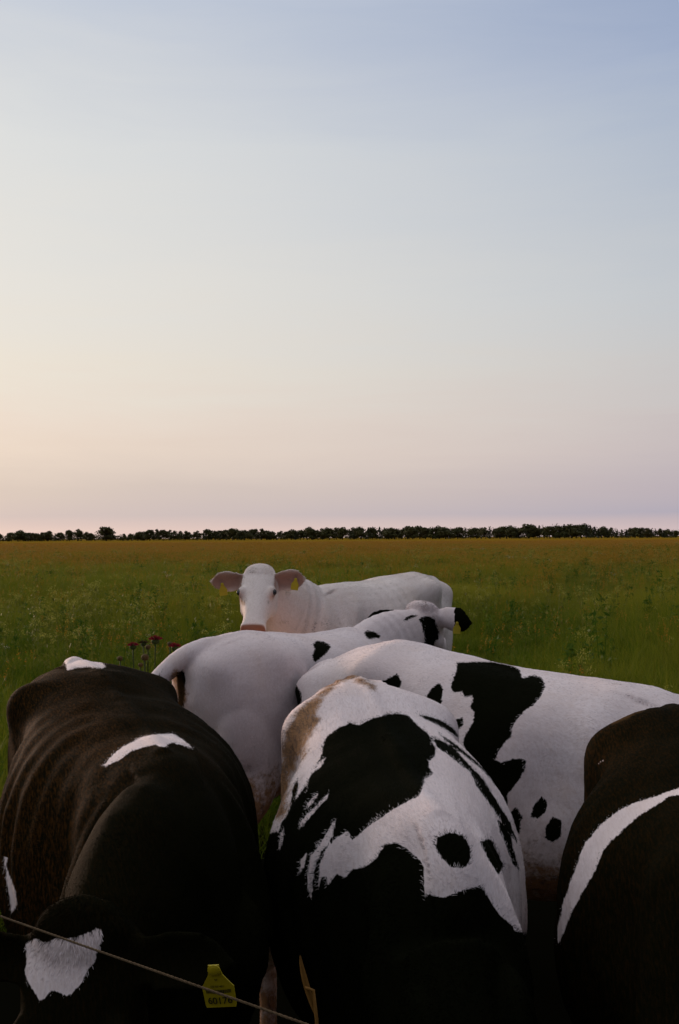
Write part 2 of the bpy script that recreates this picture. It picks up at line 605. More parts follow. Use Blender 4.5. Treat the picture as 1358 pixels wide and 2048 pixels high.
if not QUICK:
    # long grass, thick near the herd and thinning into the distance
    tufts = [proto_grass(i, 46, 0.62, 0.13) for i in range(6)]
    x, y, r = wedge(62000, 4.5, 150, 1.15, 1)
    herd = np.exp(-(np.maximum(0, np.hypot((x - 0.1) / 2.3, (y - 3.6) / 3.2) - 0.55) / 0.35) ** 2)
    keep = (r.random(len(x)) > herd * 0.75) & (np.hypot((x - 0.4) / 2.1, (y - 3.6) / 2.6) > 0.8)
    x, y, herd = x[keep], y[keep], herd[keep]
    n = len(x)
    patchy = lowfreq(x, y, 5, 0.35)
    hgt = np.clip(0.78 + 0.22 * patchy + r.normal(0, .12, n), .35, 1.4) * (1 - 0.72 * herd)
    # a faint trodden track leading away on the right
    tx = 2.3 + (y - 14) * 0.326
    track = np.exp(-((x - tx) / (0.55 + 0.035 * y)) ** 2) * (y > 10)
    hgt = hgt * (1 - 0.55 * track)
    wide = np.clip(y / 16, 1.0, 4.5)
    scl = np.stack([wide, wide, hgt], 1)
    rot = np.stack([r.normal(0, .08, n), r.normal(0, .08, n), r.uniform(0, 6.28, n)], 1)
    ripe = np.clip((y - 20) / 90, 0, 1)
    tint = np.clip(0.28 + 0.50 * lowfreq(x, y, 6, 0.30) + 0.5 * ripe + r.normal(0, .28, n), 0, 1)
    tint = np.clip(tint - 0.35 * track, 0, 1)
    scatter('meadow_grass', 'long green pasture grass round the herd', tufts, np.stack([x, y, ground_height(x, y) - .01], 1), scl, rot, tint, r.integers(0, 6, n))
    # ripe seed heads
    seeds = [proto_seed(20 + i, 12, 0.74, 0.20, G_SEED) for i in range(5)]
    x, y, r = wedge(46000, 8.0, 260, 1.05, 2)
    dens = np.clip((y - 18) / 115, 0.05, 1.0) * np.clip(0.75 + 0.5 * lowfreq(x, y, 9, 0.16), .12, 1) * np.clip(1.1 - 0.55 * np.clip((x / y - 0.16) / 0.2, 0, 1) * (y < 110), 0, 1)
    keep = r.random(len(x)) < dens
    x, y = x[keep], y[keep]; n = len(x)
    wide = np.clip(y / 20, 1.0, 5.0)
    scl = np.stack([wide, wide, np.clip(r.normal(1.0, .13, n), .6, 1.4)], 1)
    rot = np.stack([r.normal(0, .06, n), r.normal(0, .06, n), r.uniform(0, 6.28, n)], 1)
    tint = np.clip(0.25 + 0.7 * np.clip((y - 10) / 60, 0, 1) + r.normal(0, .2, n), 0, 1)
    scatter('seed_grass', 'ripe brown seed heads of the hay meadow', seeds, np.stack([x, y, ground_height(x, y) - .01], 1), scl, rot, tint, r.integers(0, 5, n))
    # leafy weeds in loose colonies
    weeds = [proto_weed(40 + i, .62, G_WEED, 0, 90) for i in range(4)] + [proto_weed(50 + i, .80, G_PALE, 26, 44) for i in range(4)] + [proto_weed(60, .7, G_FLOWER, 14, 30)]
    x, y, r = wedge(17000, 6.0, 140, 1.0, 3)
    col_n = lowfreq(x, y, 12, 0.5) + 0.5 * lowfreq(x, y, 13, 1.4) + 0.35 * np.clip(x / y, -.2, .4) / .4
    herd = np.hypot((x - 0.1) / 2.3, (y - 3.6) / 3.4) < 1.05
    keep = (r.random(len(x)) < np.clip(col_n * 0.6, 0.06, 0.7)) & ~herd
    x, y = x[keep], y[keep]; n = len(x)
    wide = np.clip(y / 30, 1.0, 2.5)
    sc = np.clip(r.normal(.85, .2, n), .4, 1.35)
    scl = np.stack([wide * sc, wide * sc, sc], 1)
    rot = np.stack([r.normal(0, .08, n), r.normal(0, .08, n), r.uniform(0, 6.28, n)], 1)
    pick = np.where(r.random(n) < .50, r.integers(0, 4, n), r.integers(4, 8, n))
    pick = np.where(r.random(n) < .035, 8, pick)
    scatter('meadow_weeds', 'leafy weeds and pale flowering stalks in the pasture', weeds, np.stack([x, y, ground_height(x, y) - .01], 1), scl, rot, r.random(n), pick)


# ------------------------------------------------------------------ treeline
def leaf_mat(name, c1, c2):
    m, nt, b = mat_new(name)
    t = NT(nt)
    f = t.attr('shade').outputs['Fac']
    oi = t.n('ShaderNodeObjectInfo')
    c = t.mix(f, c1, c2)
    c = t.mix(t.math('MULTIPLY', oi.outputs['Random'], 0.4), c, tuple(k * j for k, j in zip(c1, (1.0, .8, .8))))
    t.set(b.inputs['Base Color'], c)
    b.inputs['Roughness'].default_value = 0.7
    b.inputs['Specular IOR Level'].default_value = 0.1
    return m


LEAF = leaf_mat('broadleaf_foliage', (0.048, 0.052, 0.018), (0.105, 0.098, 0.030))
NEEDLE = leaf_mat('needle_foliage', (0.036, 0.046, 0.024), (0.075, 0.084, 0.034))
BARK = simple_mat('bark', (0.06, 0.045, 0.035), 0.9, 0.1, 0.3, 3)


def clump_mesh(name, blobs, per, size, seed, mat):
    r = np.random.default_rng(seed)
    V, F, Sh = [], [], []
    for c, rad in blobs:
        c, rad = np.array(c), np.array(rad)
        sh = r.uniform(0, 1)
        for _ in range(per):
            d = r.normal(0, 1, 3); d /= np.linalg.norm(d)
            p = c + d * rad * r.uniform(.55, 1.05)
            nn = d + r.normal(0, .5, 3); nn /= np.linalg.norm(nn)
            t = np.cross(nn, r.normal(0, 1, 3)); t /= np.linalg.norm(t) + 1e-9
            s = np.cross(nn, t); k = size * r.uniform(.6, 1.3)
            b = len(V)
            V += [p - t * k, p - s * k * .7, p + t * k, p + s * k * .7]
            F.append((b, b + 1, b + 2, b + 3)); Sh += [np.clip(sh + r.normal(0, .2), 0, 1)] * 4
    me = mesh_np(name, np.array(V), np.array(F))
    a = me.attributes.new('shade', 'FLOAT', 'POINT'); a.data.foreach_set('value', np.array(Sh, np.float32))
    me.materials.append(mat)
    return me


def broad_proto(seed, H, Wd):
    r = np.random.default_rng(seed)
    blobs = [((0, 0, H * .58), (Wd * .34, Wd * .34, H * .34))]
    for i in range(15):
        a = r.uniform(0, 6.28); q = r.uniform(.15, .36) * Wd; z = H * r.uniform(.22, .90)
        k = 1.0 - 0.65 * max(0, z / H - .55) / .35
        blobs.append(((math.cos(a) * q * k, math.sin(a) * q * k, z), np.array((.19, .19, .15)) * Wd * r.uniform(.7, 1.2)))
    cr = clump_mesh('crown', blobs, 95, Wd * .045, seed, LEAF)
    t = Shape()
    t.tube([(0, 0, -.3), (0.1, 0, H * .2), (0, .1, H * .55)], [Wd * .035, Wd * .025, Wd * .012], k=8)
    for i in range(4):
        a = i * 1.6 + seed
        t.tube([(0, 0, H * .25), (math.cos(a) * Wd * .15, math.sin(a) * Wd * .15, H * .45), (math.cos(a) * Wd * .28, math.sin(a) * Wd * .28, H * .6)], [Wd * .015, Wd * .01, Wd * .004], k=6)
    tm = t.mesh('trunk'); tm.materials.append(BARK)
    return cr, tm


def spruce_proto(seed, H, Wd):
    r = np.random.default_rng(seed)
    blobs = []
    for i in range(11):
        u = i / 10
        for k in range(4 if u < .8 else 2):
            a = r.uniform(0, 6.28); q = Wd * .27 * (1 - u) * r.uniform(.6, 1.15)
            blobs.append(((math.cos(a) * q, math.sin(a) * q, H * (.12 + .86 * u)), (Wd * .17 * (1.05 - u) + .15, Wd * .17 * (1.05 - u) + .15, H * .055)))
    cr = clump_mesh('crown', blobs, 20, Wd * .05, seed, NEEDLE)
    t = Shape(); t.tube([(0, 0, -.3), (0, 0, H * .5), (0, 0, H * .97)], [Wd * .03, Wd * .02, .03], k=7)
    tm = t.mesh('trunk'); tm.materials.append(BARK)
    return cr, tm


BROAD = [broad_proto(100 + i, 10, w) for i, w in enumerate((9, 11, 13, 8, 15))]
SPRUCE = [spruce_proto(200 + i, 10, w) for i, w in enumerate((5.0, 4.2, 6.0))]


def plant_tree(name, X, Y, H, pro, wk, label, group, rz):
    t = empty(name, (X, Y, -0.2), rz)
    t.scale = (H / 10 * wk, H / 10 * wk, H / 10)
    tag(t, label, 'tree', group)
    for nm_, me in (('crown', pro[0]), ('trunk', pro[1])):
        o = bpy.data.objects.new(nm_, me); COL.objects.link(o); o.parent = t
    return t


# skyline of the treeline: photo x, height of the wood above its foot (pixels)
SKYL = [(-60, 17), (0, 17), (20, 20), (38, 21), (60, 18), (100, 19), (135, 22), (150, 26), (170, 20), (190, 18), (240, 16), (270, 17), (290, 22), (300, 24), (320, 23),
        (345, 24), (365, 21), (390, 20), (420, 22), (450, 20), (470, 25), (490, 21), (508, 25), (535, 21), (560, 20), (590, 22), (618, 26), (640, 22), (660, 26), (690, 22),
        (715, 25), (738, 27), (760, 26), (785, 24), (810, 24), (850, 26), (880, 26), (905, 22), (930, 26), (960, 25), (1000, 26), (1040, 26), (1070, 27), (1095, 28),
        (1120, 30), (1150, 29), (1190, 28), (1200, 23), (1230, 22), (1245, 18), (1262, 22), (1285, 22), (1300, 20), (1330, 18), (1358, 17), (1420, 17)]
_sx, _sh = np.array([p[0] for p in SKYL], float), np.array([p[1] for p in SKYL], float)
TREE_Y = 760.0
rt = random.Random(4)


def at_x(pxx, Y):
    return (pxx - 679) / PXF * Y


_special = {150: ('tall double crowned broadleaf tree left of the big round one', 1.0), 213: ('big round broadleaf tree standing out alone on the left horizon', 1.0),
            1120: None}
plant_tree('broadleaf_tree', at_x(213, TREE_Y - 30), TREE_Y - 30, 27 / PXF * (TREE_Y - 30) + 0.2, BROAD[2], 1.42, 'big round broadleaf tree standing out alone on the left horizon', None, 0.4)
plant_tree('broadleaf_tree', at_x(155, TREE_Y - 20), TREE_Y - 20, 24.5 / PXF * (TREE_Y - 20) + 0.2, BROAD[0], 1.35, 'tall tree with a peaked top just left of the big round horizon tree', None, 1.1)
plant_tree('broadleaf_tree', at_x(139, TREE_Y - 20), TREE_Y - 20, 21 / PXF * (TREE_Y - 20) + 1.0, BROAD[1], 1.0, 'lower round tree against the left side of the peaked horizon tree', None, 2.0)
_x = -40.0
while _x < 1400:
    h = float(np.interp(_x, _sx, _sh))
    Y = TREE_Y + rt.uniform(-15, 60)
    right = _x > 900
    spr = rt.random() < (0.42 if right else 0.12)
    Hm_ = h * rt.uniform(.80, 1.04) / PXF * Y + 0.4
    if not (185 < _x < 242) and not (128 < _x < 166):
        if spr:
            plant_tree('spruce_tree', at_x(_x, Y), Y, Hm_ * 0.92, rt.choice(SPRUCE), rt.uniform(1.5, 2.2),
                       'dark spruce in the dense right hand stretch of the horizon wood' if right else 'pointed dark conifer among the broadleaf trees along the left horizon',
                       'spruces of the right hand wood' if right else 'conifers along the left treeline', rt.uniform(0, 6.28))
            _x += rt.uniform(6, 10)
        else:
            plant_tree('broadleaf_tree', at_x(_x, Y), Y, Hm_, rt.choice(BROAD), rt.uniform(1.0, 1.45),
                       'rounded dark broadleaf tree in the dense right hand horizon wood' if right else ('dark broadleaf tree in the middle stretch of the distant treeline' if _x > 400 else 'low dark broadleaf tree in the thin left stretch of the treeline'),
                       'broadleaf trees of the right hand wood' if right else ('broadleaf trees of the middle treeline' if _x > 400 else 'broadleaf trees of the left treeline'), rt.uniform(0, 6.28))
            _x += rt.uniform(8, 15)
    else:
        _x += 8
# the undergrowth along the foot of the wood
_bl = []
_rr = np.random.default_rng(8)
for xx in np.arange(-60, 1420, 5.0):
    h = float(np.interp(xx, _sx, _sh)) / PXF * 800
    Y = 800 + _rr.uniform(-10, 25)
    hh = h * (_rr.uniform(.75, 1.0) if xx > 650 else _rr.uniform(.55, .85))
    _bl.append(((at_x(xx, Y), Y, hh * .5), (2.6, 3.0, hh * .55)))
wood = link('far_undergrowth', clump_mesh('far_undergrowth', _bl, 70, .55, 77, LEAF))
tag(wood, 'dense dark undergrowth filling the foot of the distant wood', kind='stuff')
# ------------------------------------------------------------------ cows
def coat_material(name, white=(0.86, 0.745, 0.735), black=(0.0048, 0.0050, 0.0020), brown=(0.022, 0.010, 0.003)):
    m, nt, b = mat_new(name)
    t = NT(nt)
    patch = t.attr('patch').outputs['Fac']
    dirt_shade = t.attr('dirt_shade').outputs['Fac']
    pink = t.attr('pink').outputs['Fac']
    brn_sheen = t.attr('brown').outputs['Fac']
    fine = t.obj((30, 70, 26))
    hairn = t.noise(fine, 3.0, 3, 0.6)
    wob = t.noise(t.obj((1, 1, 1)), 26, 3, 0.6)
    edge = t.math('ADD', patch, t.math('ADD', t.math('MULTIPLY', t.math('SUBTRACT', hairn, 0.5), 8.5),
                                       t.math('MULTIPLY', t.math('SUBTRACT', wob, 0.5), 6.0)))
    isblk = t.ss(edge, -1.3, 1.3)
    big = t.noise(t.obj(), 3.0, 4)
    w1 = t.mix(t.ss(big, 0.3, 0.75), white, tuple(c * k for c, k in zip(white, (0.88, 0.83, 0.80))))
    streak = t.noise(t.obj((14, 60, 14)), 4.0, 4, 0.7)
    w1 = t.mix(t.ss(streak, 0.35, 0.8), w1, tuple(c * k for c, k in zip(white, (0.80, 0.74, 0.70))))
    stain = t.ss(t.noise(t.obj((1, 1, 0.7)), 5.5, 6, 0.7), 0.48, 0.78)
    w1 = t.mix(t.math('MULTIPLY', stain, 0.42), w1, tuple(c * k for c, k in zip(white, (0.80, 0.68, 0.55))))
    mud_shade = t.noise(t.obj((1, 1, 1)), 22, 6, 0.72)
    dm = t.ss(t.math('ADD', dirt_shade, t.math('MULTIPLY', t.math('SUBTRACT', mud_shade, 0.5), 1.5)), 0.35, 0.85)
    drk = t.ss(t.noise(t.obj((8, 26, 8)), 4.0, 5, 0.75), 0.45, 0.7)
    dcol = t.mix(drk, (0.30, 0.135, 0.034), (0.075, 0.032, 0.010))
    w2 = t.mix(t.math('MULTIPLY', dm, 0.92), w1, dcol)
    w3 = t.mix(pink, w2, (0.26, 0.105, 0.062))
    bl = t.mix(t.math('MULTIPLY', brn_sheen, t.ss(streak, 0.38, 0.75)), black, brown)
    bl = t.mix(t.math('MULTIPLY', dm, 0.5), bl, (0.10, 0.055, 0.02))
    t.set(b.inputs['Base Color'], t.mix(isblk, w3, bl))
    b.inputs['Roughness'].default_value = 0.7
    t.set(b.inputs['Specular IOR Level'], t.math('SUBTRACT', 0.12, t.math('MULTIPLY', isblk, 0.116)))
    b.inputs['Sheen Weight'].default_value = 0.0
    bump = t.n('ShaderNodeBump', {'Strength': 0.5, 'Distance': 0.006})
    hb = t.math('ADD', t.math('MULTIPLY', hairn, 0.5), t.math('MULTIPLY', t.noise(t.obj((1, 1, 1)), 14, 4), 0.9))
    t.set(bump.inputs['Height'], hb)
    t.set(b.inputs['Normal'], bump.outputs[0])
    return m


def hair_material():
    m, nt, b = mat_new('hair')
    t = NT(nt)
    a = t.attr('hair_color')
    t.set(b.inputs['Base Color'], a.outputs['Color'])
    b.inputs['Roughness'].default_value = 0.5
    b.inputs['Specular IOR Level'].default_value = 0.006
    return m


HAIR = hair_material()
EYE = simple_mat('eye_dark', (0.012, 0.008, 0.006), 0.08, 0.5, 0.1)
TAG_Y = simple_mat('tag_yellow', (0.40, 0.30, 0.006), 0.45, 0.4, 0.08, 60)
TAG_INK = simple_mat('tag_ink', (0.02, 0.017, 0.008), 0.6, 0.2, 0.1)

# body stations: x, top, bottom, half width, height of the widest point
ST = np.array([
    (-0.835, 1.22, 1.06, 0.060, 1.14),
    (-0.80, 1.275, 0.98, 0.130, 1.13),
    (-0.74, 1.315, 0.86, 0.190, 1.10),
    (-0.65, 1.342, 0.74, 0.232, 1.08),
    (-0.54, 1.360, 0.66, 0.262, 1.09),
    (-0.42, 1.370, 0.61, 0.283, 1.10),
    (-0.28, 1.362, 0.575, 0.305, 0.99),
    (-0.12, 1.348, 0.545, 0.350, 0.93),
    (0.05, 1.340, 0.53, 0.372, 0.91),
    (0.20, 1.342, 0.545, 0.355, 0.93),
    (0.34, 1.352, 0.57, 0.310, 0.95),
    (0.48, 1.360, 0.60, 0.268, 0.96),
    (0.60, 1.335, 0.65, 0.238, 0.97),
    (0.70, 1.28, 0.72, 0.185, 0.98),
    (0.76, 1.20, 0.80, 0.110, 1.00)])
HEAD = np.array([   # along axis, half width, dorsal, ventral
    (-0.035, 0.062, 0.012, 0.050),
    (-0.01, 0.098, 0.038, 0.085),
    (0.04, 0.114, 0.050, 0.115),
    (0.09, 0.119, 0.052, 0.145),
    (0.14, 0.117, 0.050, 0.168),
    (0.19, 0.108, 0.047, 0.180),
    (0.24, 0.094, 0.043, 0.172),
    (0.30, 0.077, 0.038, 0.145),
    (0.36, 0.068, 0.033, 0.120),
    (0.41, 0.069, 0.030, 0.105),
    (0.445, 0.074, 0.026, 0.098),
    (0.475, 0.073, 0.014, 0.094),
    (0.500, 0.058, -0.008, 0.082),
    (0.512, 0.032, -0.03, 0.062)])


def nrm(v):
    v = np.asarray(v, float)
    return v / np.linalg.norm(v)


def ear_shell(sh, base, d, cupn, length, width, thick=0.017, droop=0.0):
    thick = max(thick, 0.022)
    """a leaf shaped, cupped ear: d direction, cupn the side its hollow faces"""
    d = nrm(d); c = nrm(cupn - d * np.dot(cupn, d)); w = np.cross(d, c)
    nu, nv = 12, 9
    front, back = [], []
    for i in range(nu):
        u = i / (nu - 1)
        hw = width * 0.5 * (0.52 + 1.7 * u * (1 - u) + 0.1 * (1 - u)) * (1 - max(0, (u - 0.62) / 0.38) ** 2.2 * 0.93)
        cen = base + d * length * u - np.array((0, 0, 1)) * droop * u * u
        fr, bk = [], []
        for j in range(nv):
            q = 2 * j / (nv - 1) - 1
            cup = 0.55 * hw * (q * q) * (1 - 0.45 * u)
            p = cen + w * hw * q + c * (cup - 0.25 * hw)
            th = thick * (1 - 0.25 * abs(q)) * (1 - 0.15 * u)
            fr.append(p + c * th * 0.5); bk.append(p - c * th * 0.5)
        front.append(fr); back.append(bk)
    rings = [fr + bk[::-1] for fr, bk in zip(front, back)]
    sh.rings(rings)


def poly_sdf(P, poly):
    """signed pixel distance to a polygon: positive inside"""
    A = np.asarray(poly, float)
    B = np.roll(A, -1, 0)
    best = np.full(len(P), 1e9)
    inside = np.zeros(len(P), bool)
    for a, b in zip(A, B):
        ab = b - a
        t = np.clip(((P - a) @ ab) / (ab @ ab + 1e-9), 0, 1)
        best = np.minimum(best, np.linalg.norm(P - a - t[:, None] * ab, axis=1))
        c = ((a[1] > P[:, 1]) != (b[1] > P[:, 1]))
        with np.errstate(divide='ignore', invalid='ignore'):
            xi = (b[0] - a[0]) * (P[:, 1] - a[1]) / (b[1] - a[1]) + a[0]
        inside ^= c & (P[:, 0] < xi)
    return np.where(inside, best, -best)


def px(ox, oy, k, pts):
    return [(ox + x / k, oy + y / k) for x, y in pts]


def gauss(d2, s):
    return np.exp(-d2 / (2 * s * s))


def bumps(P, seed, scale, n=14):
    """smooth random field, about -1..1"""
    r = np.random.default_rng(seed)
    out = np.zeros(len(P))
    for _ in range(n):
        k = r.normal(0, 1, 3) * scale
        out += np.sin(P @ k + r.uniform(0, 6.28))
    return out / math.sqrt(n / 2) / 1.8


def build_cow(C):
    hip, wit = np.array(C['hip'], float), np.array(C['wither'], float)
    hd = wit[:2] - hip[:2]
    dist = np.linalg.norm(hd); hd /= dist
    yaw = math.atan2(hd[1], hd[0])
    sx = dist / 0.90
    sy = C.get('wide', 1.0)
    root = np.array([*(wit[:2] - hd * 0.48 * sx), 0.0])
    H3 = np.array((hd[0], hd[1], 0)); L3 = np.array((-hd[1], hd[0], 0)); Z3 = np.array((0, 0, 1.0))
    zh, zw = hip[2] / 1.37, wit[2] / 1.36

    def zs(x):
        t = np.clip((np.asarray(x) + 0.42) / 0.90, -0.25, 1.15)
        return zh + (zw - zh) * t

    bend = C.get('bend', 0.0)
    wprof = C.get('wprof', (1.0, 1.0, 1.0, 1.0))

    def wf(x):
        return sy * np.interp(x, (-0.80, -0.42, 0.05, 0.52), wprof)

    rd = C.get('rump_drop', 0.0)

    def rs(x):
        return 1 - rd * np.clip(-0.40 - x, 0, 1)

    def W(u):
        u = np.atleast_2d(np.asarray(u, float))
        x, y, z = u[:, 0], u[:, 1], u[:, 2]
        y2 = y * wf(x) + bend * np.clip(x + 0.1, 0, 2) ** 2
        return root + np.outer(x * sx, H3) + np.outer(y2, L3) + np.outer(z * zs(x) * rs(x), Z3)

    def W1(*u):
        return W([u])[0]

    def U(P):
        """world -> unscaled cow coordinates"""
        d = P - root
        x = d @ H3 / sx
        y = (d @ L3 - bend * np.clip(x + 0.1, 0, 2) ** 2) / wf(x)
        return np.stack([x, y, d[:, 2] / (zs(x) * rs(x))], 1)

    sh = Shape()
    fc_ = C.get('front_cut', 1.0)
    st = smooth_path(ST, 4)
    st[:, 2] = 0.95 - (0.95 - st[:, 2]) * C.get('deep', 1.0)
    st[:, 0] = np.where(st[:, 0] > 0.48, 0.48 + (st[:, 0] - 0.48) * fc_, st[:, 0])
    k = 36
    rings = []
    for x, zt, zb, w, zm in st:
        r = []
        for a in np.linspace(0, 2 * math.pi, k, endpoint=False):
            ca, sa = math.cos(a), math.sin(a)
            if ca >= 0:      # upper half: a roof with a rounded ridge
                pw = 0.74 + 0.20 * np.clip((x + 0.2) / 0.8, 0, 1)
                z = zm + (zt - zm) * ca ** pw; y = w * math.copysign(abs(sa) ** (0.84 + 0.12 * np.clip((x + 0.2) / 0.8, 0, 1)), sa)
            else:
                z = zm + (zb - zm) * abs(ca) ** 0.92; y = w * math.copysign(abs(sa) ** 0.80, sa)
            r.append((x, y, z))
        rings.append(W(r))
    sh.rings(rings)
    # backbone, hips, pins, shoulder blades
    sp = [(x, 0, zt - 0.022) for x, zt, *_ in ST[2:12]]
    sh.tube(W(sp), [0.030] * len(sp))
    Rm = np.stack([H3, L3, Z3], 1)
    hk = C.get('hook', 1.0)
    lr = C.get('leg_r', 1.0)
    for s in (-1, 1):
        sh.tube(W([(0.48, s * 0.07, 1.29), (0.50, s * 0.135, 1.22), (0.53, s * 0.175, 1.08), (0.58, s * 0.185, 0.90), (0.60, s * 0.15, 0.76)]), [k_ * lr for k_ in (0.03, 0.06, 0.085, 0.095, 0.05)])
        sh.ellipsoid(W1(0.64, s * 0.17, 0.92), (0.11, 0.09 * lr, 0.13), Rm)
        # hind leg
        hl = C.get('hind', {}).get(s, 0.0); hy = C.get('hind_y', {}).get(s, 0.0)
        sh.tube(W([(-0.56, s * 0.10, 1.24), (-0.56, s * 0.135, 1.14), (-0.55, s * 0.140, 1.03), (-0.535, s * 0.148, 0.88), (-0.520, s * 0.158, 0.74), (-0.565 + hl * .4, s * (0.175 + hy * .6), 0.60),
                   (-0.635 + hl * .7, s * (0.165 + hy), 0.485), (-0.625 + hl, s * (0.160 + hy), 0.40), (-0.60 + hl, s * (0.160 + hy), 0.25), (-0.59 + hl, s * (0.160 + hy), 0.145),
                   (-0.57 + hl, s * (0.160 + hy), 0.085), (-0.545 + hl, s * (0.160 + hy), 0.045), (-0.535 + hl, s * (0.160 + hy), 0.0)]),
                [(0.05, 0.04), (0.14, 0.08), (0.200, 0.105), (0.195, 0.103), (0.155, 0.090), (0.100, 0.065), (0.062, 0.046), (0.045, 0.036), (0.035, 0.030), (0.042, 0.040),
                 (0.036, 0.036), (0.052, 0.048), (0.056, 0.052)], up=(H3 if True else 0), sub=3)
        # front leg
        sh.tube(W([(0.58, s * 0.11, 1.12), (0.58, s * 0.15, 0.97), (0.53, s * 0.175, 0.78), (0.50, s * 0.165, 0.64), (0.505, s * 0.150, 0.50), (0.515, s * 0.145, 0.40),
                   (0.505, s * 0.145, 0.32), (0.50, s * 0.145, 0.22), (0.505, s * 0.145, 0.13), (0.52, s * 0.145, 0.08), (0.54, s * 0.145, 0.045), (0.55, s * 0.145, 0.0)]),
                [(0.05 * lr, 0.04 * lr), (0.125 * lr, 0.08 * lr), (0.12 * lr, 0.085 * lr), (0.085 * lr, 0.066 * lr), (0.062, 0.052), (0.054, 0.050), (0.040, 0.036), (0.034, 0.030), (0.041, 0.040),
                 (0.035, 0.036), (0.052, 0.048), (0.056, 0.052)], up=H3, sub=3)
    # belly / udder hint, brisket
    sh.ellipsoid(W1(-0.33, 0, 0.63), (0.16, 0.14, 0.11), Rm)
    sh.ellipsoid(W1(0.66, 0, 0.74), (0.12, 0.10, 0.14), Rm)
    # head
    P, Mz = np.array(C['poll'], float), np.array(C['muzzle'], float)
    hs = np.linalg.norm(Mz - P) / 0.505
    a = nrm(Mz - P)
    n = np.array(C.get('face_up', (0, 0, 1)), float)
    n = nrm(n - a * np.dot(n, a))
    lat = np.cross(n, a)                                  # the animal's left
    if np.dot(lat, np.cross(Z3, a)) < 0 and C.get('flip'):
        lat = -lat

    def Hd(s_, l_, u_):
        return P + (a * s_ + lat * l_ + n * u_) * hs

    hsm = smooth_path(HEAD, 3)
    rings = []
    for s_, w_, dd, vv in hsm:
        r = []
        cu = (dd - vv) / 2
        for ang in np.linspace(0, 2 * math.pi, 28, endpoint=False):
            ca, sa = math.cos(ang), math.sin(ang)
            up_ = math.copysign(abs(ca) ** 0.86, ca) * (dd + vv) / 2
            wfc = 1.0 - 0.26 * max(0.0, -ca) if s_ < 0.40 else 1.0
            r.append(Hd(s_, w_ * math.copysign(abs(sa) ** 0.80, sa) * wfc, cu + up_))
        rings.append(r)
    sh.rings(rings)
    Hm = np.stack([a, lat, n], 1)
    for s in (-1, 1):
        sh.ellipsoid(Hd(0.182, s * 0.088, 0.020), np.array((0.046, 0.026, 0.030)) * hs, Hm)      # orbit
        sh.ellipsoid(Hd(0.17, s * 0.072, -0.105), np.array((0.075, 0.040, 0.065)) * hs, Hm)      # cheek
        sh.ellipsoid(Hd(0.452, s * 0.045, -0.005), np.array((0.032, 0.028, 0.026)) * hs, Hm)     # nostril wing
        sh.ellipsoid(Hd(0.03, s * 0.090, -0.02), np.array((0.035, 0.038, 0.034)) * hs, Hm)       # ear root
    sh.ellipsoid(Hd(0.005, 0, 0.022), np.array((0.075, 0.096, 0.042)) * hs, Hm)                 # poll
    sh.ellipsoid(Hd(0.485, 0, -0.065), np.array((0.035, 0.05, 0.035)) * hs, Hm)                  # chin
    # ears
    ears = {}
    for s in (-1, 1):
        e = C.get('ears', {}).get(s, {})
        d = lat * s * e.get('out', 1.0) + n * e.get('up', -0.05) - a * e.get('back', 0.12) + np.array(e.get('world', (0, 0, 0)), float)
        c = np.array(e['cup'], float) if 'cup' in e else (n * 0.9 + a * 0.3)
        base = Hd(0.045, s * 0.095, -0.012)
        ln, wd = e.get('len', 0.19) * hs, e.get('wid', 0.105) * hs
        ear_shell(sh, base, d, c, ln, wd, 0.017 * hs if hs > 0.9 else 0.017, e.get('droop', 0.0))
        d = nrm(d); c = nrm(c - d * np.dot(c, d))
        ears[s] = dict(base=base, d=d, c=c, w=np.cross(d, c), ln=ln, wd=wd)
    # neck
    nb = W1(*C.get('neck_base', (0.52, 0, 1.03))); nm = C.get('neck')
    pn = Hd(0.05, 0, -0.075)
    nk = [nb] + ([np.array(q, float) for q in nm] if nm else [nb * 0.5 + pn * 0.5 + np.array((0, 0, 0.02))]) + [pn]
    rr = [(0.285, 0.165), (0.235, 0.135), (0.115, 0.088)] if len(nk) == 3 else [(0.285, 0.165), (0.25, 0.145), (0.19, 0.112), (0.115, 0.088)]
    sh.tube(nk, rr, k=20, sub=5)
    # tail
    tl = C.get('tail') or [(-0.72, 0, 1.30), (-0.80, 0, 1.285), (-0.862, 0, 1.20), (-0.872, 0, 1.0), (-0.86, 0, 0.75), (-0.85, 0.01, 0.58), (-0.85, 0.01, 0.42)]
    tr = C.get('tail_r') or [0.045, 0.042, 0.036, 0.027, 0.023, 0.034, 0.012]
    sh.tube(W(tl), tr, up=H3, k=12, sub=4)

    # one continuous skin
    me0 = sh.mesh('shells')
    ob = bpy.data.objects.new('shells', me0)
    COL.objects.link(ob)
    md = ob.modifiers.new('r', 'REMESH'); md.mode = 'VOXEL'; md.voxel_size = C.get('voxel', 0.011); md.adaptivity = 0
    ms = ob.modifiers.new('s', 'SMOOTH'); ms.factor = 0.5; ms.iterations = C.get('smooth', 10)
    dg = bpy.context.evaluated_depsgraph_get()
    me = bpy.data.meshes.new_from_object(ob.evaluated_get(dg))
    bpy.data.objects.remove(ob); bpy.data.meshes.remove(me0)
    nv = len(me.vertices)
    V = np.empty(nv * 3, np.float32); me.vertices.foreach_get('co', V); V = V.reshape(-1, 3).astype(float)

    def normals(V):
        me.vertices.foreach_set('co', V.astype(np.float32).ravel()); me.update()
        N = np.empty(nv * 3, np.float32); me.vertices.foreach_get('normal', N)
        return N.reshape(-1, 3).astype(float)
    N = normals(V)
    u = U(V)
    ax, ay, az = u[:, 0], np.abs(u[:, 1]), u[:, 2]
    hq = (V - P) @ Hm / hs                                # head coordinates: along, left, up
    onhead = (hq[:, 0] > -0.08) & (np.linalg.norm(hq[:, 1:], axis=1) < 0.36) & (ax > 0.55)
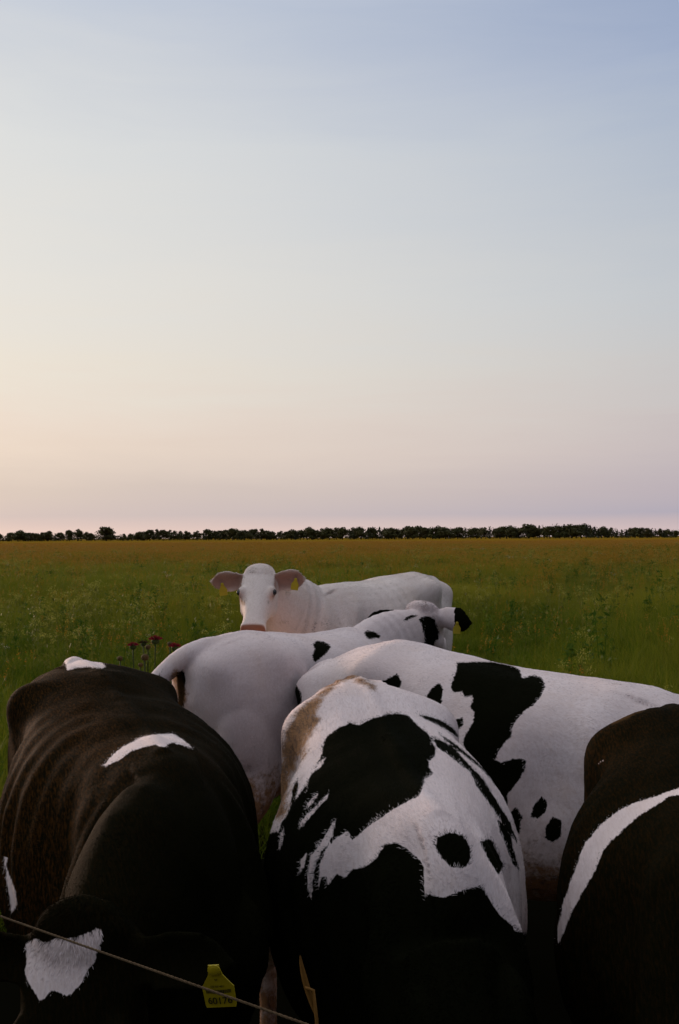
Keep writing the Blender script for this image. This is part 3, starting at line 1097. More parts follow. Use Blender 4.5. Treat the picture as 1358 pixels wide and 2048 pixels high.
    trunk = np.clip((0.62 - ax) / 0.1, 0, 1)
    disp = np.zeros(nv)
    disp += 0.034 * hk * gauss((ax + 0.42) ** 2 * 0.7 + (ay - 0.235) ** 2 + (az - 1.262) ** 2, 0.052)
    disp += 0.028 * hk * gauss((ax + 0.765) ** 2 + (ay - 0.105) ** 2 + (az - 1.22) ** 2, 0.045)
    # ribs
    rw = gauss((ax - 0.08) ** 2, 0.20) * gauss((az - 0.98) ** 2, 0.17) * (ay > 0.1) * trunk
    disp += C.get('rib', 0.006) * np.sin(2 * math.pi * (ax + 0.30 * (az - 1.0)) / 0.088) * rw
    # hollow of the flank, hollow between hip and pin, behind the shoulder
    disp -= C.get('flank', 0.042) * gauss((ax + 0.27) ** 2 + (az - 1.14) ** 2 * 1.2, 0.085) * (ay > 0.12)
    disp -= 0.028 * gauss((ax + 0.60) ** 2 + (az - 1.22) ** 2, 0.075) * (ay > 0.08)
    disp -= 0.016 * gauss((ax - 0.37) ** 2 * 2 + (az - 1.05) ** 2 * 0.5, 0.085) * (ay > 0.12)
    disp -= 0.012 * gauss((ax + 0.45) ** 2 * 3 + (az - 0.85) ** 2 * 0.6, 0.09) * (ay > 0.12)
    # muscle and loose skin
    disp += 0.0085 * bumps(V, C['seed'], 9.0) * trunk + 0.0024 * bumps(V * (1, 1, 0.6), C['seed'] + 1, 26.0)
    # loin and spine: low processes along the back, ridge of the shoulder blade
    spn = gauss(ay ** 2, 0.035) * np.clip((az - 1.2) / 0.08, 0, 1) * trunk
    disp += 0.0045 * spn * bumps(V, C['seed'] + 3, 9.0)
    bl_ = gauss((ax - 0.50 + 0.35 * (az - 1.05)) ** 2, 0.035) * np.clip((az - 0.75) / 0.2, 0, 1) * np.clip((1.30 - az) / 0.1, 0, 1) * (ay > 0.1)
    disp += 0.020 * bl_
    disp -= 0.012 * gauss((ax - 0.62 + 0.3 * (az - 1.05)) ** 2, 0.035) * np.clip((az - 0.8) / 0.2, 0, 1) * (ay > 0.1)
    disp -= 0.010 * gauss((ax + 0.30 - 0.5 * (az - 0.8)) ** 2, 0.035) * gauss((az - 0.80) ** 2, 0.12) * (ay > 0.12)
    # neck folds
    fold = gauss((ax - 0.78) ** 2, 0.13) * (~onhead)
    disp += C.get('fold', 0.003) * fold * np.sin(2 * math.pi * (ax * 1.0 + 0.35 * az) / 0.075)
    if C.get('extra_disp'):
        disp += C['extra_disp'](u, V)
    disp *= np.where(onhead, 0.25, C.get('relief', 1.0))
    V = V + N * disp[:, None]
    # nostrils
    for s in (-1, 1):
        dq = hq - np.array((0.478, s * 0.036, -0.012))
        g = np.exp(-((dq[:, 0] / 0.016) ** 2 + (dq[:, 1] / 0.016) ** 2 + (dq[:, 2] / 0.014) ** 2))
        V -= np.outer(g * 0.014 * hs, a)
    N = normals(V)
    q = project(V)
    view = np.array((0, 0, CAM_H)) - V
    view /= np.linalg.norm(view, axis=1)[:, None]
    facing = (N * view).sum(1)
    # coat pattern
    patch = np.full(nv, -40.0)
    base = C.get('base', 'white')
    if base == 'black':
        patch[:] = 40.0
    for sign, pol, where in C.get('patches', []):
        sd_ = poly_sdf(q, pol)
        if where is not None:
            sd_ = np.where(where(u, hq, onhead), sd_, -40)
        patch = np.maximum(patch, sd_) if sign > 0 else np.minimum(patch, -sd_)
    patch = np.clip(patch, -40, 40)
    if C.get('hidden', None) is not None:
        hid = C['hidden'](u, V) * 30
        wgt = np.clip((facing + 0.12) / 0.16, 0, 1)
        patch = patch * wgt + hid * (1 - wgt)
    for rule in C.get('rules', []):
        patch = rule(patch, u, hq, onhead, q)
    # soiling with painted flank shade, bare pink skin, brown hair with painted sheen
    dirt_shade = np.clip(C['dirt_shade'](u, V, q), 0, 1) if C.get('dirt_shade') else np.zeros(nv)
    dirt_shade = np.clip(dirt_shade + (0.75 * np.clip((0.50 - az) / 0.5, 0, 1) + C.get('leg_mud', 0.0) * (az < 0.62)) * (ax < 0.7), 0, 1)
    pink = np.zeros(nv)
    mz = np.clip((hq[:, 0] - 0.452 + 0.5 * np.abs(hq[:, 2] + 0.03) * 0) / 0.012, 0, 1) * onhead * np.clip((hq[:, 2] + 0.085) / 0.02, 0, 1)
    pink = np.maximum(pink, mz * C.get('nose', 1.0))
    for s in (-1, 1):
        de = hq - np.array((0.207, s * 0.106, 0.022))
        pink = np.maximum(pink, C.get('eyelid', 0.9) * np.exp(-((de[:, 0] / 0.030) ** 2 + (de[:, 1] / 0.03) ** 2 + (de[:, 2] / 0.026) ** 2)))
        E = ears[s]
        rel = V - E['base']
        al = rel @ E['d'] / E['ln']
        inner = np.clip((N @ E['c']) / 0.4, 0, 1) * (al > 0.0) * (al < 1.1) * (np.abs(rel @ E['w']) < E['wd'] * 0.52) * (np.abs(rel @ E['c']) < 0.05 * hs + 0.03)
        edge_ = np.clip(1 - (np.abs(rel @ E['w']) / (E['wd'] * 0.5)) ** 4, 0, 1) * np.clip((1.0 - al) / 0.12, 0, 1)
        pink = np.maximum(pink, 0.85 * inner * edge_ * C.get('ear_pink', 1.0))
    brown = np.clip(C['brown'](u, V), 0, 1) if C.get('brown') else np.zeros(nv)

    root_o = empty('cow', root, yaw)
    tag(root_o, C['label'], 'cow', 'cows gathered at the fence')
    Rt = np.stack([H3, L3, Z3], 1)
    me.vertices.foreach_set('co', ((V - root) @ Rt).astype(np.float32).ravel())
    me.update()
    me.name = 'body'
    for nm_, arr in (('patch', patch), ('dirt_shade', dirt_shade), ('pink', pink), ('brown', brown)):
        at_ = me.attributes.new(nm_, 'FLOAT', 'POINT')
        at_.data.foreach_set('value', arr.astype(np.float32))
    me.materials.clear()
    body = link('body', me, C['mat'], root_o)

    def loc(p):
        return (np.asarray(p) - root) @ Rt

    # eyes
    for s in (-1, 1):
        e = Shape(); e.ellipsoid(loc(Hd(0.190, s * 0.0985, 0.026)), np.array((0.024, 0.021, 0.017)) * hs, Rt.T @ Hm, 16, 11)
        link('eye', e.mesh('eye'), EYE, root_o)
    # ear tags
    for s in C.get('tags', ()):
        E = ears[s]
        t_ = C['tags'][s]
        c = E['base'] + E['d'] * E['ln'] * t_.get('at', 0.5) + E['c'] * t_.get('off', 0.015) - Z3 * t_.get('down', 0.0)
        tg = make_tag(c, np.array(t_.get('face', E['c']), float), t_.get('tilt', 0.0), t_.get('size', 1.0), t_.get('text'))
        for nme, m3, mt in tg:
            m3.transform(Matrix(np.vstack([np.hstack([Rt.T, (-Rt.T @ root)[:, None]]), [0, 0, 0, 1]]).tolist()))
        body_tag = link('ear_tag', tg[0][1], TAG_Y, root_o, smooth=False)
        if t_.get('label'): body_tag['label'] = t_['label']
        for nme, m3, mt in tg[1:]:
            link(nme, m3, mt, body_tag, smooth=False)
    C['out'] = dict(me=me, V=V, N=N, u=u, hq=hq, onhead=onhead, patch=patch, dirt_shade=dirt_shade, pink=pink, brown=brown, root=root, Rt=Rt,
                    H3=H3, L3=L3, Z3=Z3, a=a, n=n, hs=hs, facing=facing, ears=ears, root_o=root_o, q=q)
    if not QUICK:
        grow_hair(C)
    return root_o


def make_tag(c, face, tilt, size, text):
    """a two part plastic tag: plate with tapering neck, button on top; world coordinates"""
    f = nrm(face)
    up = np.array((0, 0, 1.0)); up = nrm(up - f * np.dot(up, f))
    rt = np.cross(up, f)
    if tilt:
        up, rt = up * math.cos(tilt) + rt * math.sin(tilt), rt * math.cos(tilt) - up * math.sin(tilt)
    k = size
    out = [(-0.029, -0.062), (0.028, -0.062), (0.0295, -0.058), (0.031, -0.016), (0.027, -0.010), (0.014, 0.012), (0.011, 0.024), (0.0105, 0.034),
           (-0.0105, 0.034), (-0.011, 0.024), (-0.014, 0.012), (-0.027, -0.010), (-0.031, -0.016), (-0.0305, -0.058)]

    def pt(x, y, z):
        bow = 0.9 * x * x / 0.03 * 0.12
        return c + (rt * x + up * y + f * (z - bow)) * k
    V = [pt(x, y, 0.0011) for x, y in out] + [pt(x, y, -0.0011) for x, y in out]
    m = len(out)
    F = [tuple(range(m)), tuple(range(2 * m - 1, m - 1, -1))] + [(j, m + j, m + (j + 1) % m, (j + 1) % m) for j in range(m)]
    res = [('ear_tag', mesh_np('ear_tag', np.array(V), F), TAG_Y)]
    b = Shape()
    b.rings([[c + (rt * r * math.cos(q_) + up * (0.024 + r * math.sin(q_)) + f * z) * k for q_ in np.linspace(0, 6.283, 12, endpoint=False)]
             for r, z in ((0.0125, 0.0012), (0.0125, 0.0035), (0.008, 0.0055), (0.003, 0.0065))])
    res.append(('button', b.mesh('button'), TAG_Y))
    if text:
        for s_, size_, yy, wide in text:
            cu = bpy.data.curves.new('print', 'FONT')
            cu.body = s_; cu.size = size_; cu.align_x = 'CENTER'; cu.align_y = 'CENTER'; cu.offset = size_ * 0.012
            o = bpy.data.objects.new('print', cu); COL.objects.link(o)
            me = bpy.data.meshes.new_from_object(o.evaluated_get(bpy.context.evaluated_depsgraph_get()))
            bpy.data.objects.remove(o)
            A = np.empty(len(me.vertices) * 3, np.float32); me.vertices.foreach_get('co', A); A = A.reshape(-1, 3)
            Wd = np.array([pt(x * wide, y + yy, 0.0017) for x, y, z in A])
            me.vertices.foreach_set('co', Wd.astype(np.float32).ravel()); me.update()
            me.materials.clear()
            res.append(('printed_number' if s_.isdigit() and size_ > 0.012 else 'printed_line', me, TAG_INK))
        bars = Shape()
        x = -0.024
        rb = np.random.default_rng(3)
        while x < 0.0235:
            w = rb.choice([0.0006, 0.0009, 0.0014])
            q4 = [pt(x, -0.0285, 0.0016), pt(x + w, -0.0285, 0.0016), pt(x + w, -0.0205, 0.0016), pt(x, -0.0205, 0.0016)]
            bars.add(np.array(q4), [(0, 1, 2, 3)])
            x += w + rb.choice([0.0004, 0.0007])
        res.append(('printed_bars', bars.mesh('printed_bars'), TAG_INK))
    return res


def grow_hair(C):
    o = C['out']; me = o['me']
    me.calc_loop_triangles()
    nt_ = len(me.loop_triangles)
    T = np.empty(nt_ * 3, np.int32); me.loop_triangles.foreach_get('vertices', T); T = T.reshape(-1, 3)
    V, N = o['V'], o['N']
    A = V[T]
    area = 0.5 * np.linalg.norm(np.cross(A[:, 1] - A[:, 0], A[:, 2] - A[:, 0]), axis=1)
    fc = o['facing'][T].mean(1)
    zc = A[:, :, 2].mean(1)
    wt = area * np.where(fc > -0.25, 1.0, 0.12) * np.where(zc > 0.45, 1.0, 0.25)
    hd_ = o['onhead'][T].all(1)
    wt = wt * np.where(hd_, C.get('head_hair', 1.6), 1.0)
    n = C.get('hairs', 60000)
    rg = np.random.default_rng(C['seed'] + 50)
    tri = rg.choice(nt_, n, p=wt / wt.sum())
    b = rg.dirichlet((1, 1, 1), n)

    def bl(arr):
        return (arr[T[tri]] * (b[:, :, None] if arr.ndim == 2 else b)).sum(1)
    P, Nn = bl(V), bl(N)
    Nn /= np.linalg.norm(Nn, axis=1)[:, None]
    u, hq = bl(o['u']), bl(o['hq'])
    onh = o['onhead'][T[tri]].all(1)
    # hair lies backwards and down on the trunk, up the nose and outwards on the head
    H3, L3, Z3 = o['H3'], o['L3'], o['Z3']
    flow = np.outer(np.ones(n), -H3) * 0.9 - np.outer(np.clip((1.25 - u[:, 2]) * 2.2, 0.15, 1.6), Z3)
    flow[u[:, 2] < 0.6] = -Z3 - 0.2 * H3
    fh = np.outer(np.ones(n), -o['a']) * 0.8 + Nn * 0.0 + np.outer(np.sign(hq[:, 1]) * 0.4, np.cross(o['n'], o['a']))
    fh = np.where((hq[:, 0] < 0.16)[:, None], np.outer(np.ones(n), o['a']) * 0.6 + np.outer(hq[:, 1] * 6, np.cross(o['n'], o['a'])), fh)
    flow = np.where(onh[:, None], fh, flow)
    for f in C.get('whorls', []):
        flow = f(P, u, flow)
    clump = np.stack([bumps(P, C['seed'] + 70 + i, 22.0) for i in range(3)], 1) * 0.24
    clump2 = np.stack([bumps(P, C['seed'] + 80 + i, 70.0) for i in range(3)], 1) * 0.12
    flow = flow / (np.linalg.norm(flow, axis=1)[:, None] + 1e-6) + clump + clump2 + rg.normal(0, 0.16, (n, 3))
    flow -= Nn * (flow * Nn).sum(1)[:, None]
    flow /= np.linalg.norm(flow, axis=1)[:, None] + 1e-6
    ln = C.get('hair_len', 0.016) * rg.uniform(0.65, 1.3, n)
    ln = np.where(onh, ln * C.get('head_len', 0.8), ln)
    tuft = np.exp(-(((hq[:, 0] + 0.0) / 0.06) ** 2 + (hq[:, 1] / 0.09) ** 2)) * onh
    ln = ln * (1 + 1.6 * tuft * C.get('tuft', 1.0))
    for s, E in o['ears'].items():
        al = (P - E['base']) @ E['d'] / E['ln']
        inear = (al > 0.25) & (al < 1.2) & (np.abs((P - E['base']) @ E['w']) < E['wd'] * 0.7) & (np.abs((P - E['base']) @ E['c']) < 0.07)
        ln = np.where(inear, ln * C.get('ear_hair', 0.9), ln)
        flow = np.where(inear[:, None], E['d'] + rg.normal(0, 0.25, (n, 3)), flow)
    lift = (0.10 + 0.08 * rg.uniform(size=n) + 0.5 * tuft * C.get('tuft', 1.0))
    lift *= np.where(hq[:, 0] > 0.44, 0.2, 1)
    ln = np.where(onh & (hq[:, 0] > 0.45), ln * 0.25, ln)
    d1 = flow * np.sqrt(1 - np.minimum(lift, 0.9) ** 2)[:, None] + Nn * lift[:, None]
    p0 = P - Nn * 0.0008
    p1 = p0 + d1 * (ln * 0.5)[:, None]
    p2 = p1 + (d1 - Nn * (lift * 0.75)[:, None]) * (ln * 0.5)[:, None]
    pts = np.stack([p0, p1, p2], 1)
    pts = (pts.reshape(-1, 3) - o['root']) @ o['Rt']
    # colour: same rule as the coat
    pa = bl(o['patch']) + rg.normal(0, 1.8, n) + 2.2 * bumps(P, C['seed'] + 90, 70.0)
    wc, bc, brc = C['hair_cols']
    col_ = np.where((pa > 0)[:, None], bc, wc) * 1.0
    br = bl(o['brown']) * np.clip(0.15 + bumps(P * (1, 1, 1), C['seed'] + 91, 18.0), 0, 1)
    col_ = np.where((pa > 0)[:, None], col_ * (1 - br[:, None]) + np.array(brc) * br[:, None], col_)
    d0 = bl(o['dirt_shade'])
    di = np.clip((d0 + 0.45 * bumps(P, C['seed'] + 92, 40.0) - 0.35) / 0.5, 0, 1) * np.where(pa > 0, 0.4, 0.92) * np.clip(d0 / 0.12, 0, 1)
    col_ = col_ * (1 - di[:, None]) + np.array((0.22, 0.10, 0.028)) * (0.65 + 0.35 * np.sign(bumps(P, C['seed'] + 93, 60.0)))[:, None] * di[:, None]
    pk = bl(o['pink'])
    col_ = col_ * (1 - pk[:, None] * 0.95) + np.array((0.25, 0.105, 0.062)) * pk[:, None] * 0.95
    keep = ~((pk > 0.5) & (hq[:, 0] > 0.4))
    col_ *= rg.uniform(0.74, 1.14, n)[:, None]
    pts = pts.reshape(n, 3, 3)[keep]; col_ = col_[keep]; n = len(col_)
    hc = bpy.data.hair_curves.new('hair')
    hc.add_curves([3] * n)
    hc.attributes['position'].data.foreach_set('vector', pts.astype(np.float32).ravel())
    rad = hc.attributes.new('radius', 'FLOAT', 'POINT')
    r0 = C.get('hair_r', 0.0007)
    rad.data.foreach_set('value', np.tile(np.array((r0, r0 * 0.8, r0 * 0.15), np.float32), n))
    ca = hc.attributes.new('hair_color', 'FLOAT_COLOR', 'CURVE')
    ca.data.foreach_set('color', np.clip(np.hstack([col_, np.ones((n, 1))]), 0, 1).astype(np.float32).ravel())
    hc.materials.append(HAIR)
    ho = bpy.data.objects.new('hair', hc)
    COL.objects.link(ho)
    ho.parent = o['root_o']
    ho['kind'] = 'stuff'


WHITE, CREAM = (0.86, 0.745, 0.735), (0.84, 0.735, 0.69)
HOL = coat_material('coat_piebald')
CRM = coat_material('coat_cream', white=CREAM)
BRN = coat_material('coat_dark_brown', black=(0.0050, 0.0048, 0.0018), brown=(0.058, 0.023, 0.005))
HC_H = (np.array((0.84, 0.73, 0.715)), np.array((0.0045, 0.0045, 0.0018)), np.array((0.03, 0.014, 0.006)))
HC_C = (np.array((0.80, 0.72, 0.64)), np.array((0.0045, 0.0045, 0.0018)), np.array((0.03, 0.014, 0.006)))
HC_B = (np.array((0.84, 0.73, 0.715)), np.array((0.0052, 0.0048, 0.0020)), np.array((0.055, 0.022, 0.005)))


def not_head(u, hq, oh):
    return ~oh



R1_ = lambda *p: px(380, 1080, 2.2633, p)
R2_ = lambda *p: px(0, 1280, 2.2633, p)
R3_ = lambda *p: px(0, 1640, 2.122, p)
R4_ = lambda *p: px(520, 1300, 2.5148, p)
R5_ = lambda *p: px(520, 1640, 2.5148, p)
R6_ = lambda *p: px(880, 1260, 2.841, p)
R7_ = lambda *p: px(880, 1640, 2.841, p)


def pxy(u, V, q, pts, s):
    """soft stain along a line of photo points"""
    best = np.full(len(q), 1e9)
    P = np.array(pts, float)
    for a, b in zip(P[:-1], P[1:]):
        ab = b - a
        t = np.clip(((q - a) @ ab) / (ab @ ab), 0, 1)
        best = np.minimum(best, np.linalg.norm(q - a - t[:, None] * ab, axis=1))
    return np.exp(-(best / s) ** 2)


COWS = []
# --- the cream cow at the back, looking at the camera
COWS.append(dict(
    label='cream white cow at the back facing the camera with yellow tags in both ears', seed=11,
    hip=(0.445, 6.90, 1.505), wither=(-0.10, 6.22, 1.462), wide=1.0, voxel=0.009, smooth=8,
    poll=(-0.465, 5.80, 1.535), muzzle=(-0.480, 5.42, 1.236), mat=CRM, hair_cols=HC_C, rib=0.007, hook=1.4, fold=0.0025,
    ears={-1: dict(out=1.0, up=-0.06, back=0.06, cup=(0.1, -1, -0.12), len=0.212, wid=0.13, droop=0.0),
          1: dict(out=1.0, up=0.06, back=0.04, cup=(-0.1, -1, -0.12), len=0.19, wid=0.135)},
    tags={-1: dict(at=0.58, down=0.030, off=0.03, face=(0.1, -1, 0.0), tilt=-0.15, size=0.76),
          1: dict(at=0.66, down=0.012, off=0.03, face=(-0.1, -1, 0.0), tilt=0.15, size=0.72)},
    dirt_shade=lambda u, V, q: 0.30 * pxy(u, V, q, [(500, 1140), (517, 1136), (535, 1140)], 34) + 0.42 * pxy(u, V, q, [(477, 1196), (483, 1202)], 9) + 0.42 * pxy(u, V, q, [(542, 1196), (538, 1203)], 9) + 0.34 * pxy(u, V, q, [(484, 1205), (488, 1240)], 10) + 0.3 * pxy(u, V, q, [(560, 1245), (640, 1255), (720, 1250)], 22),  # darker coat tone round eyes, one cheek and lower side; brownish poll
    hairs=60000, hair_len=0.013, hair_r=0.0008, ear_hair=0.8, tuft=0.12, relief=1.15, head_hair=2.5, patches=[]))
# --- white cow behind the piebald one, seen from its rump
COWS.append(dict(
    label='white cow with lifted tail, head turned away, one black tipped tagged ear', seed=21, relief=0.55,
    hip=(-0.445, 4.72, 1.305), wither=(0.06, 5.36, 1.265), wide=1.0, voxel=0.0105, smooth=8,
    poll=(0.47, 5.78, 1.315), muzzle=(0.60, 6.21, 1.09), mat=HOL, hair_cols=HC_H, rib=0.003,
    ears={-1: dict(out=1.0, up=-0.15, back=0.1, cup=(0.4, 0.9, 0.2), len=0.225, wid=0.155, world=(0, -.15, -.04)),
          1: dict(out=1.0, up=0.0, back=0.05, cup=(0.4, 0.9, 0.2), len=0.27, wid=0.12, world=(0, 0, -.14))},
    tags={-1: dict(at=0.60, down=0.022, off=-0.03, face=(-0.1, -1, 0.1), tilt=0.05, size=0.70)},
    tail=[(-0.62, 0, 1.315), (-0.74, 0.01, 1.295), (-0.86, 0.05, 1.245), (-0.965, 0.11, 1.13), (-0.99, 0.13, 1.0), (-0.97, 0.12, 0.75), (-0.95, 0.12, 0.50)],
    tail_r=[0.045, 0.050, 0.046, 0.040, 0.034, 0.040, 0.014],
    ear_hair=0.45, hairs=60000, hair_len=0.010, hair_r=0.0008, ear_pink=0.0, nose=0.0,
    dirt_shade=lambda u, V, q: 0.95 * pxy(u, V, q, [(352, 1350), (362, 1390), (360, 1440)], 16) + 0.75 * pxy(u, V, q, [(318, 1360), (312, 1385)], 8)
    + 0.35 * pxy(u, V, q, [(835, 1207), (850, 1207)], 16) + 0.45 * pxy(u, V, q, [(890, 1268), (915, 1272)], 12) + 0.85 * np.clip((0.93 - u[:, 2]) / 0.35, 0, 1),  # last term paints the low flank's shade in with the belly soiling
    rules=[lambda pt, u, hq, oh, q: np.where((np.abs(hq[:, 0]) < 0.3) & (np.abs(hq[:, 2]) < .3) & (u[:, 0] > .7) & ((hq[:, 1] < -0.20) | ((hq[:, 1] > 0.17) & (hq[:, 0] > -0.06))), 40, pt)],
    patches=[(1, R1_((555, 470), (575, 455), (610, 462), (640, 482), (610, 520), (580, 545), (560, 552), (555, 520), (566, 495)), not_head),
             (1, px(720, 1190, 5.432, [(50, 395), (85, 388), (150, 400), (220, 440), (215, 470), (95, 475), (60, 450)]), None),
             (1, px(720, 1190, 5.432, [(640, 270), (680, 230), (750, 228), (810, 260), (832, 330), (855, 400), (850, 480), (820, 500), (800, 560), (705, 560), (695, 450), (670, 310)]), None),
             (1, px(720, 1190, 5.432, [(470, 285), (500, 240), (560, 218), (620, 218), (600, 235), (520, 265)]), None),
             (1, [(352, 1345), (366, 1340), (372, 1358), (368, 1400), (364, 1460), (350, 1460), (356, 1390)], lambda u, hq, oh: np.abs(u[:, 1]) < 0.13),
             (1, [(322, 1344), (326, 1337), (318, 1356), (312, 1366), (314, 1352)], None)]))
# --- big piebald cow on the right, side on
COWS.append(dict(
    label='large black and white cow standing side on at the right behind the two dark cows', seed=31, rump_drop=0.24, deep=1.32,
    hip=(0.245, 4.33, 1.303), wither=(1.06, 3.62, 1.215), wide=1.0, voxel=0.0105, smooth=9,
    poll=(1.80, 3.58, 0.86), muzzle=(2.12, 3.46, 0.50), mat=HOL, hair_cols=HC_H, rib=0.003, fold=0.003,
    hairs=80000, hair_len=0.010, hair_r=0.0007,
    dirt_shade=lambda u, V, q: 0.38 * pxy(u, V, q, [(1228, 1371), (1245, 1369)], 9) + 0.85 * np.clip((0.90 - u[:, 2]) / 0.35, 0, 1),  # lower flank browned for its shade as well as for soiling
    patches=[(1, R6_((95, 185), (200, 178), (300, 180), (400, 200), (450, 222), (470, 275), (530, 255), (580, 270), (597, 320), (575, 370), (530, 430), (480, 460), (430, 515),
                     (410, 560), (405, 600), (370, 640), (330, 690), (315, 740), (350, 750), (420, 730), (490, 735), (485, 790), (460, 840), (420, 890), (385, 930), (385, 1010), (340, 1000), (280, 900), (215, 800),
                     (150, 700), (130, 630), (150, 590), (190, 520), (195, 460), (170, 440), (190, 400), (185, 370), (145, 380), (120, 345), (80, 355), (60, 320), (75, 280), (95, 220)), None),
             (1, R4_((595, 190), (615, 155), (660, 135), (690, 120), (715, 160), (705, 185), (660, 210), (625, 215)), None),
             (1, R4_((835, 235), (860, 195), (905, 165), (920, 200), (915, 260), (900, 285), (840, 270)), None),
             (1, R4_((978, 350), (1020, 340), (1025, 375), (1000, 400), (980, 390)), None),
             (1, R6_((515, 1060), (530, 1000), (575, 950), (610, 970), (605, 1030), (560, 1075)), None),
             (1, R6_((595, 1180), (600, 1120), (640, 1060), (690, 1080), (690, 1170), (640, 1210)), None),
             (1, R6_((400, 1130), (405, 1030), (430, 1000), (465, 1060), (455, 1160)), None),
             (1, [(590, 1365), (602, 1385), (604, 1420), (596, 1440), (585, 1440)], None)],
    hidden=lambda u, V: bumps(V, 34, 4.0) - 0.1))
# --- piebald cow in the middle, facing the camera with its head down
COWS.append(dict(
    label='black and white cow in the middle foreground with large black saddle and dirty hips', seed=41,
    hip=(0.085, 2.92, 1.305), wither=(0.195, 2.16, 1.155), wide=0.92, bend=0.05, leg_r=0.72, wprof=(0.98, 1.035, 0.98, 0.56), eyelid=0.0, nose=0.0, ear_pink=0.0, voxel=0.009, smooth=8,
    front_cut=0.55, neck_base=(0.44, 0, 0.92), poll=(0.24, 1.84, 0.42), muzzle=(0.25, 1.74, 0.0), mat=HOL, hair_cols=HC_H, rib=0.003, hook=0.65, fold=0.0,
    hairs=150000, hair_len=0.0125, hair_r=0.00045,
    dirt_shade=lambda u, V, q: 0.95 * pxy(u, V, q, [(556, 1620), (568, 1550), (582, 1485), (610, 1440)], 26) + 0.75 * pxy(u, V, q, [(625, 1410), (672, 1362), (700, 1352), (745, 1372)], 14)
    + 0.40 * pxy(u, V, q, [(600, 1500), (620, 1440)], 26) + 0.22 * pxy(u, V, q, [(838, 1640), (850, 1760)], 14),
    patches=[(1, R4_((340, 430), (400, 390), (450, 370), (500, 378), (560, 345), (640, 325), (700, 320), (745, 330), (790, 375), (850, 425), (880, 490), (885, 530), (850, 560), (850, 590), (875, 620),
                     (830, 645), (815, 700), (800, 735), (730, 770), (670, 800), (600, 850), (540, 890), (480, 945), (460, 957), (440, 910), (400, 935), (370, 960), (330, 1005), (300, 1085), (260, 1200), (60, 1200),
                     (60, 1010), (90, 950), (105, 870), (130, 840), (155, 780), (165, 690), (190, 645), (195, 690), (175, 760), (215, 700), (235, 680), (232, 720), (245, 650), (265, 612), (280, 590), (310, 530), (320, 470)), None),
             (1, R5_((290, 350), (310, 290), (335, 280), (340, 330), (385, 270), (430, 290), (460, 250), (530, 235), (570, 210), (600, 170), (630, 125), (690, 115), (745, 150), (800, 200), (825, 240), (825, 320),
                     (835, 400), (850, 370), (900, 385), (930, 390), (980, 370), (1040, 345), (1110, 330), (1150, 390), (1200, 470), (1262, 528), (1285, 560), (1700, 600), (1700, 1300), (-100, 1300), (-50, 100), (80, 60), (290, 170), (298, 240)), None),
             (1, R5_((890, 90), (960, 60), (1020, 80), (1060, 140), (1055, 210), (1030, 245), (960, 235), (920, 200), (885, 140)), None),
             (1, R5_((1105, 110), (1160, 95), (1200, 170), (1225, 230), (1200, 280), (1150, 200)), None),
             (1, R4_((795, 326), (860, 336), (920, 358), (960, 384), (985, 412), (1004, 446), (960, 415), (900, 380), (830, 348)), None),
             (1, R4_((900, 422), (960, 455), (1030, 512), (1090, 560), (1140, 612), (1190, 690), (1130, 615), (1080, 572), (1020, 528), (950, 468)), None),
             (1, R4_((862, 436), (910, 452), (985, 500), (1045, 570), (1110, 636), (1170, 725), (1215, 800), (1255, 860), (1300, 980), (1245, 910), (1195, 835), (1155, 775), (1095, 695), (1055, 615), (985, 556), (895, 492)), None),
             (1, R5_((1190, -10), (1230, 25), (1262, 85), (1275, 150), (1310, 260), (1270, 220), (1235, 120), (1205, 60)), None),
             (-1, R4_((335, 540), (305, 590), (268, 612), (300, 560)), None),
             (-1, R4_((295, 712), (262, 745), (240, 770), (228, 800), (255, 780), (285, 745)), None),
             (-1, R4_((352, 712), (310, 755), (265, 800), (215, 850), (193, 908), (240, 855), (290, 795), (335, 752)), None),
             (-1, [(673, 1634), (655, 1664), (635, 1695), (621, 1712), (613, 1759), (622, 1800), (628, 1745), (641, 1702), (655, 1694), (665, 1670)], None),
             (-1, R5_((240, 160), (200, 205), (203, 272), (222, 235)), None),
             (-1, R4_((120, 888), (98, 950), (96, 1010), (118, 940)), None)],
    rules=[lambda pt, u, hq, oh, q: np.where((u[:, 0] < -0.35) & (u[:, 2] < 0.62) & (u[:, 1] < 0), -40, pt)],
    leg_mud=0.5,
    hind={-1: -0.05}, hind_y={-1: 0.15}))
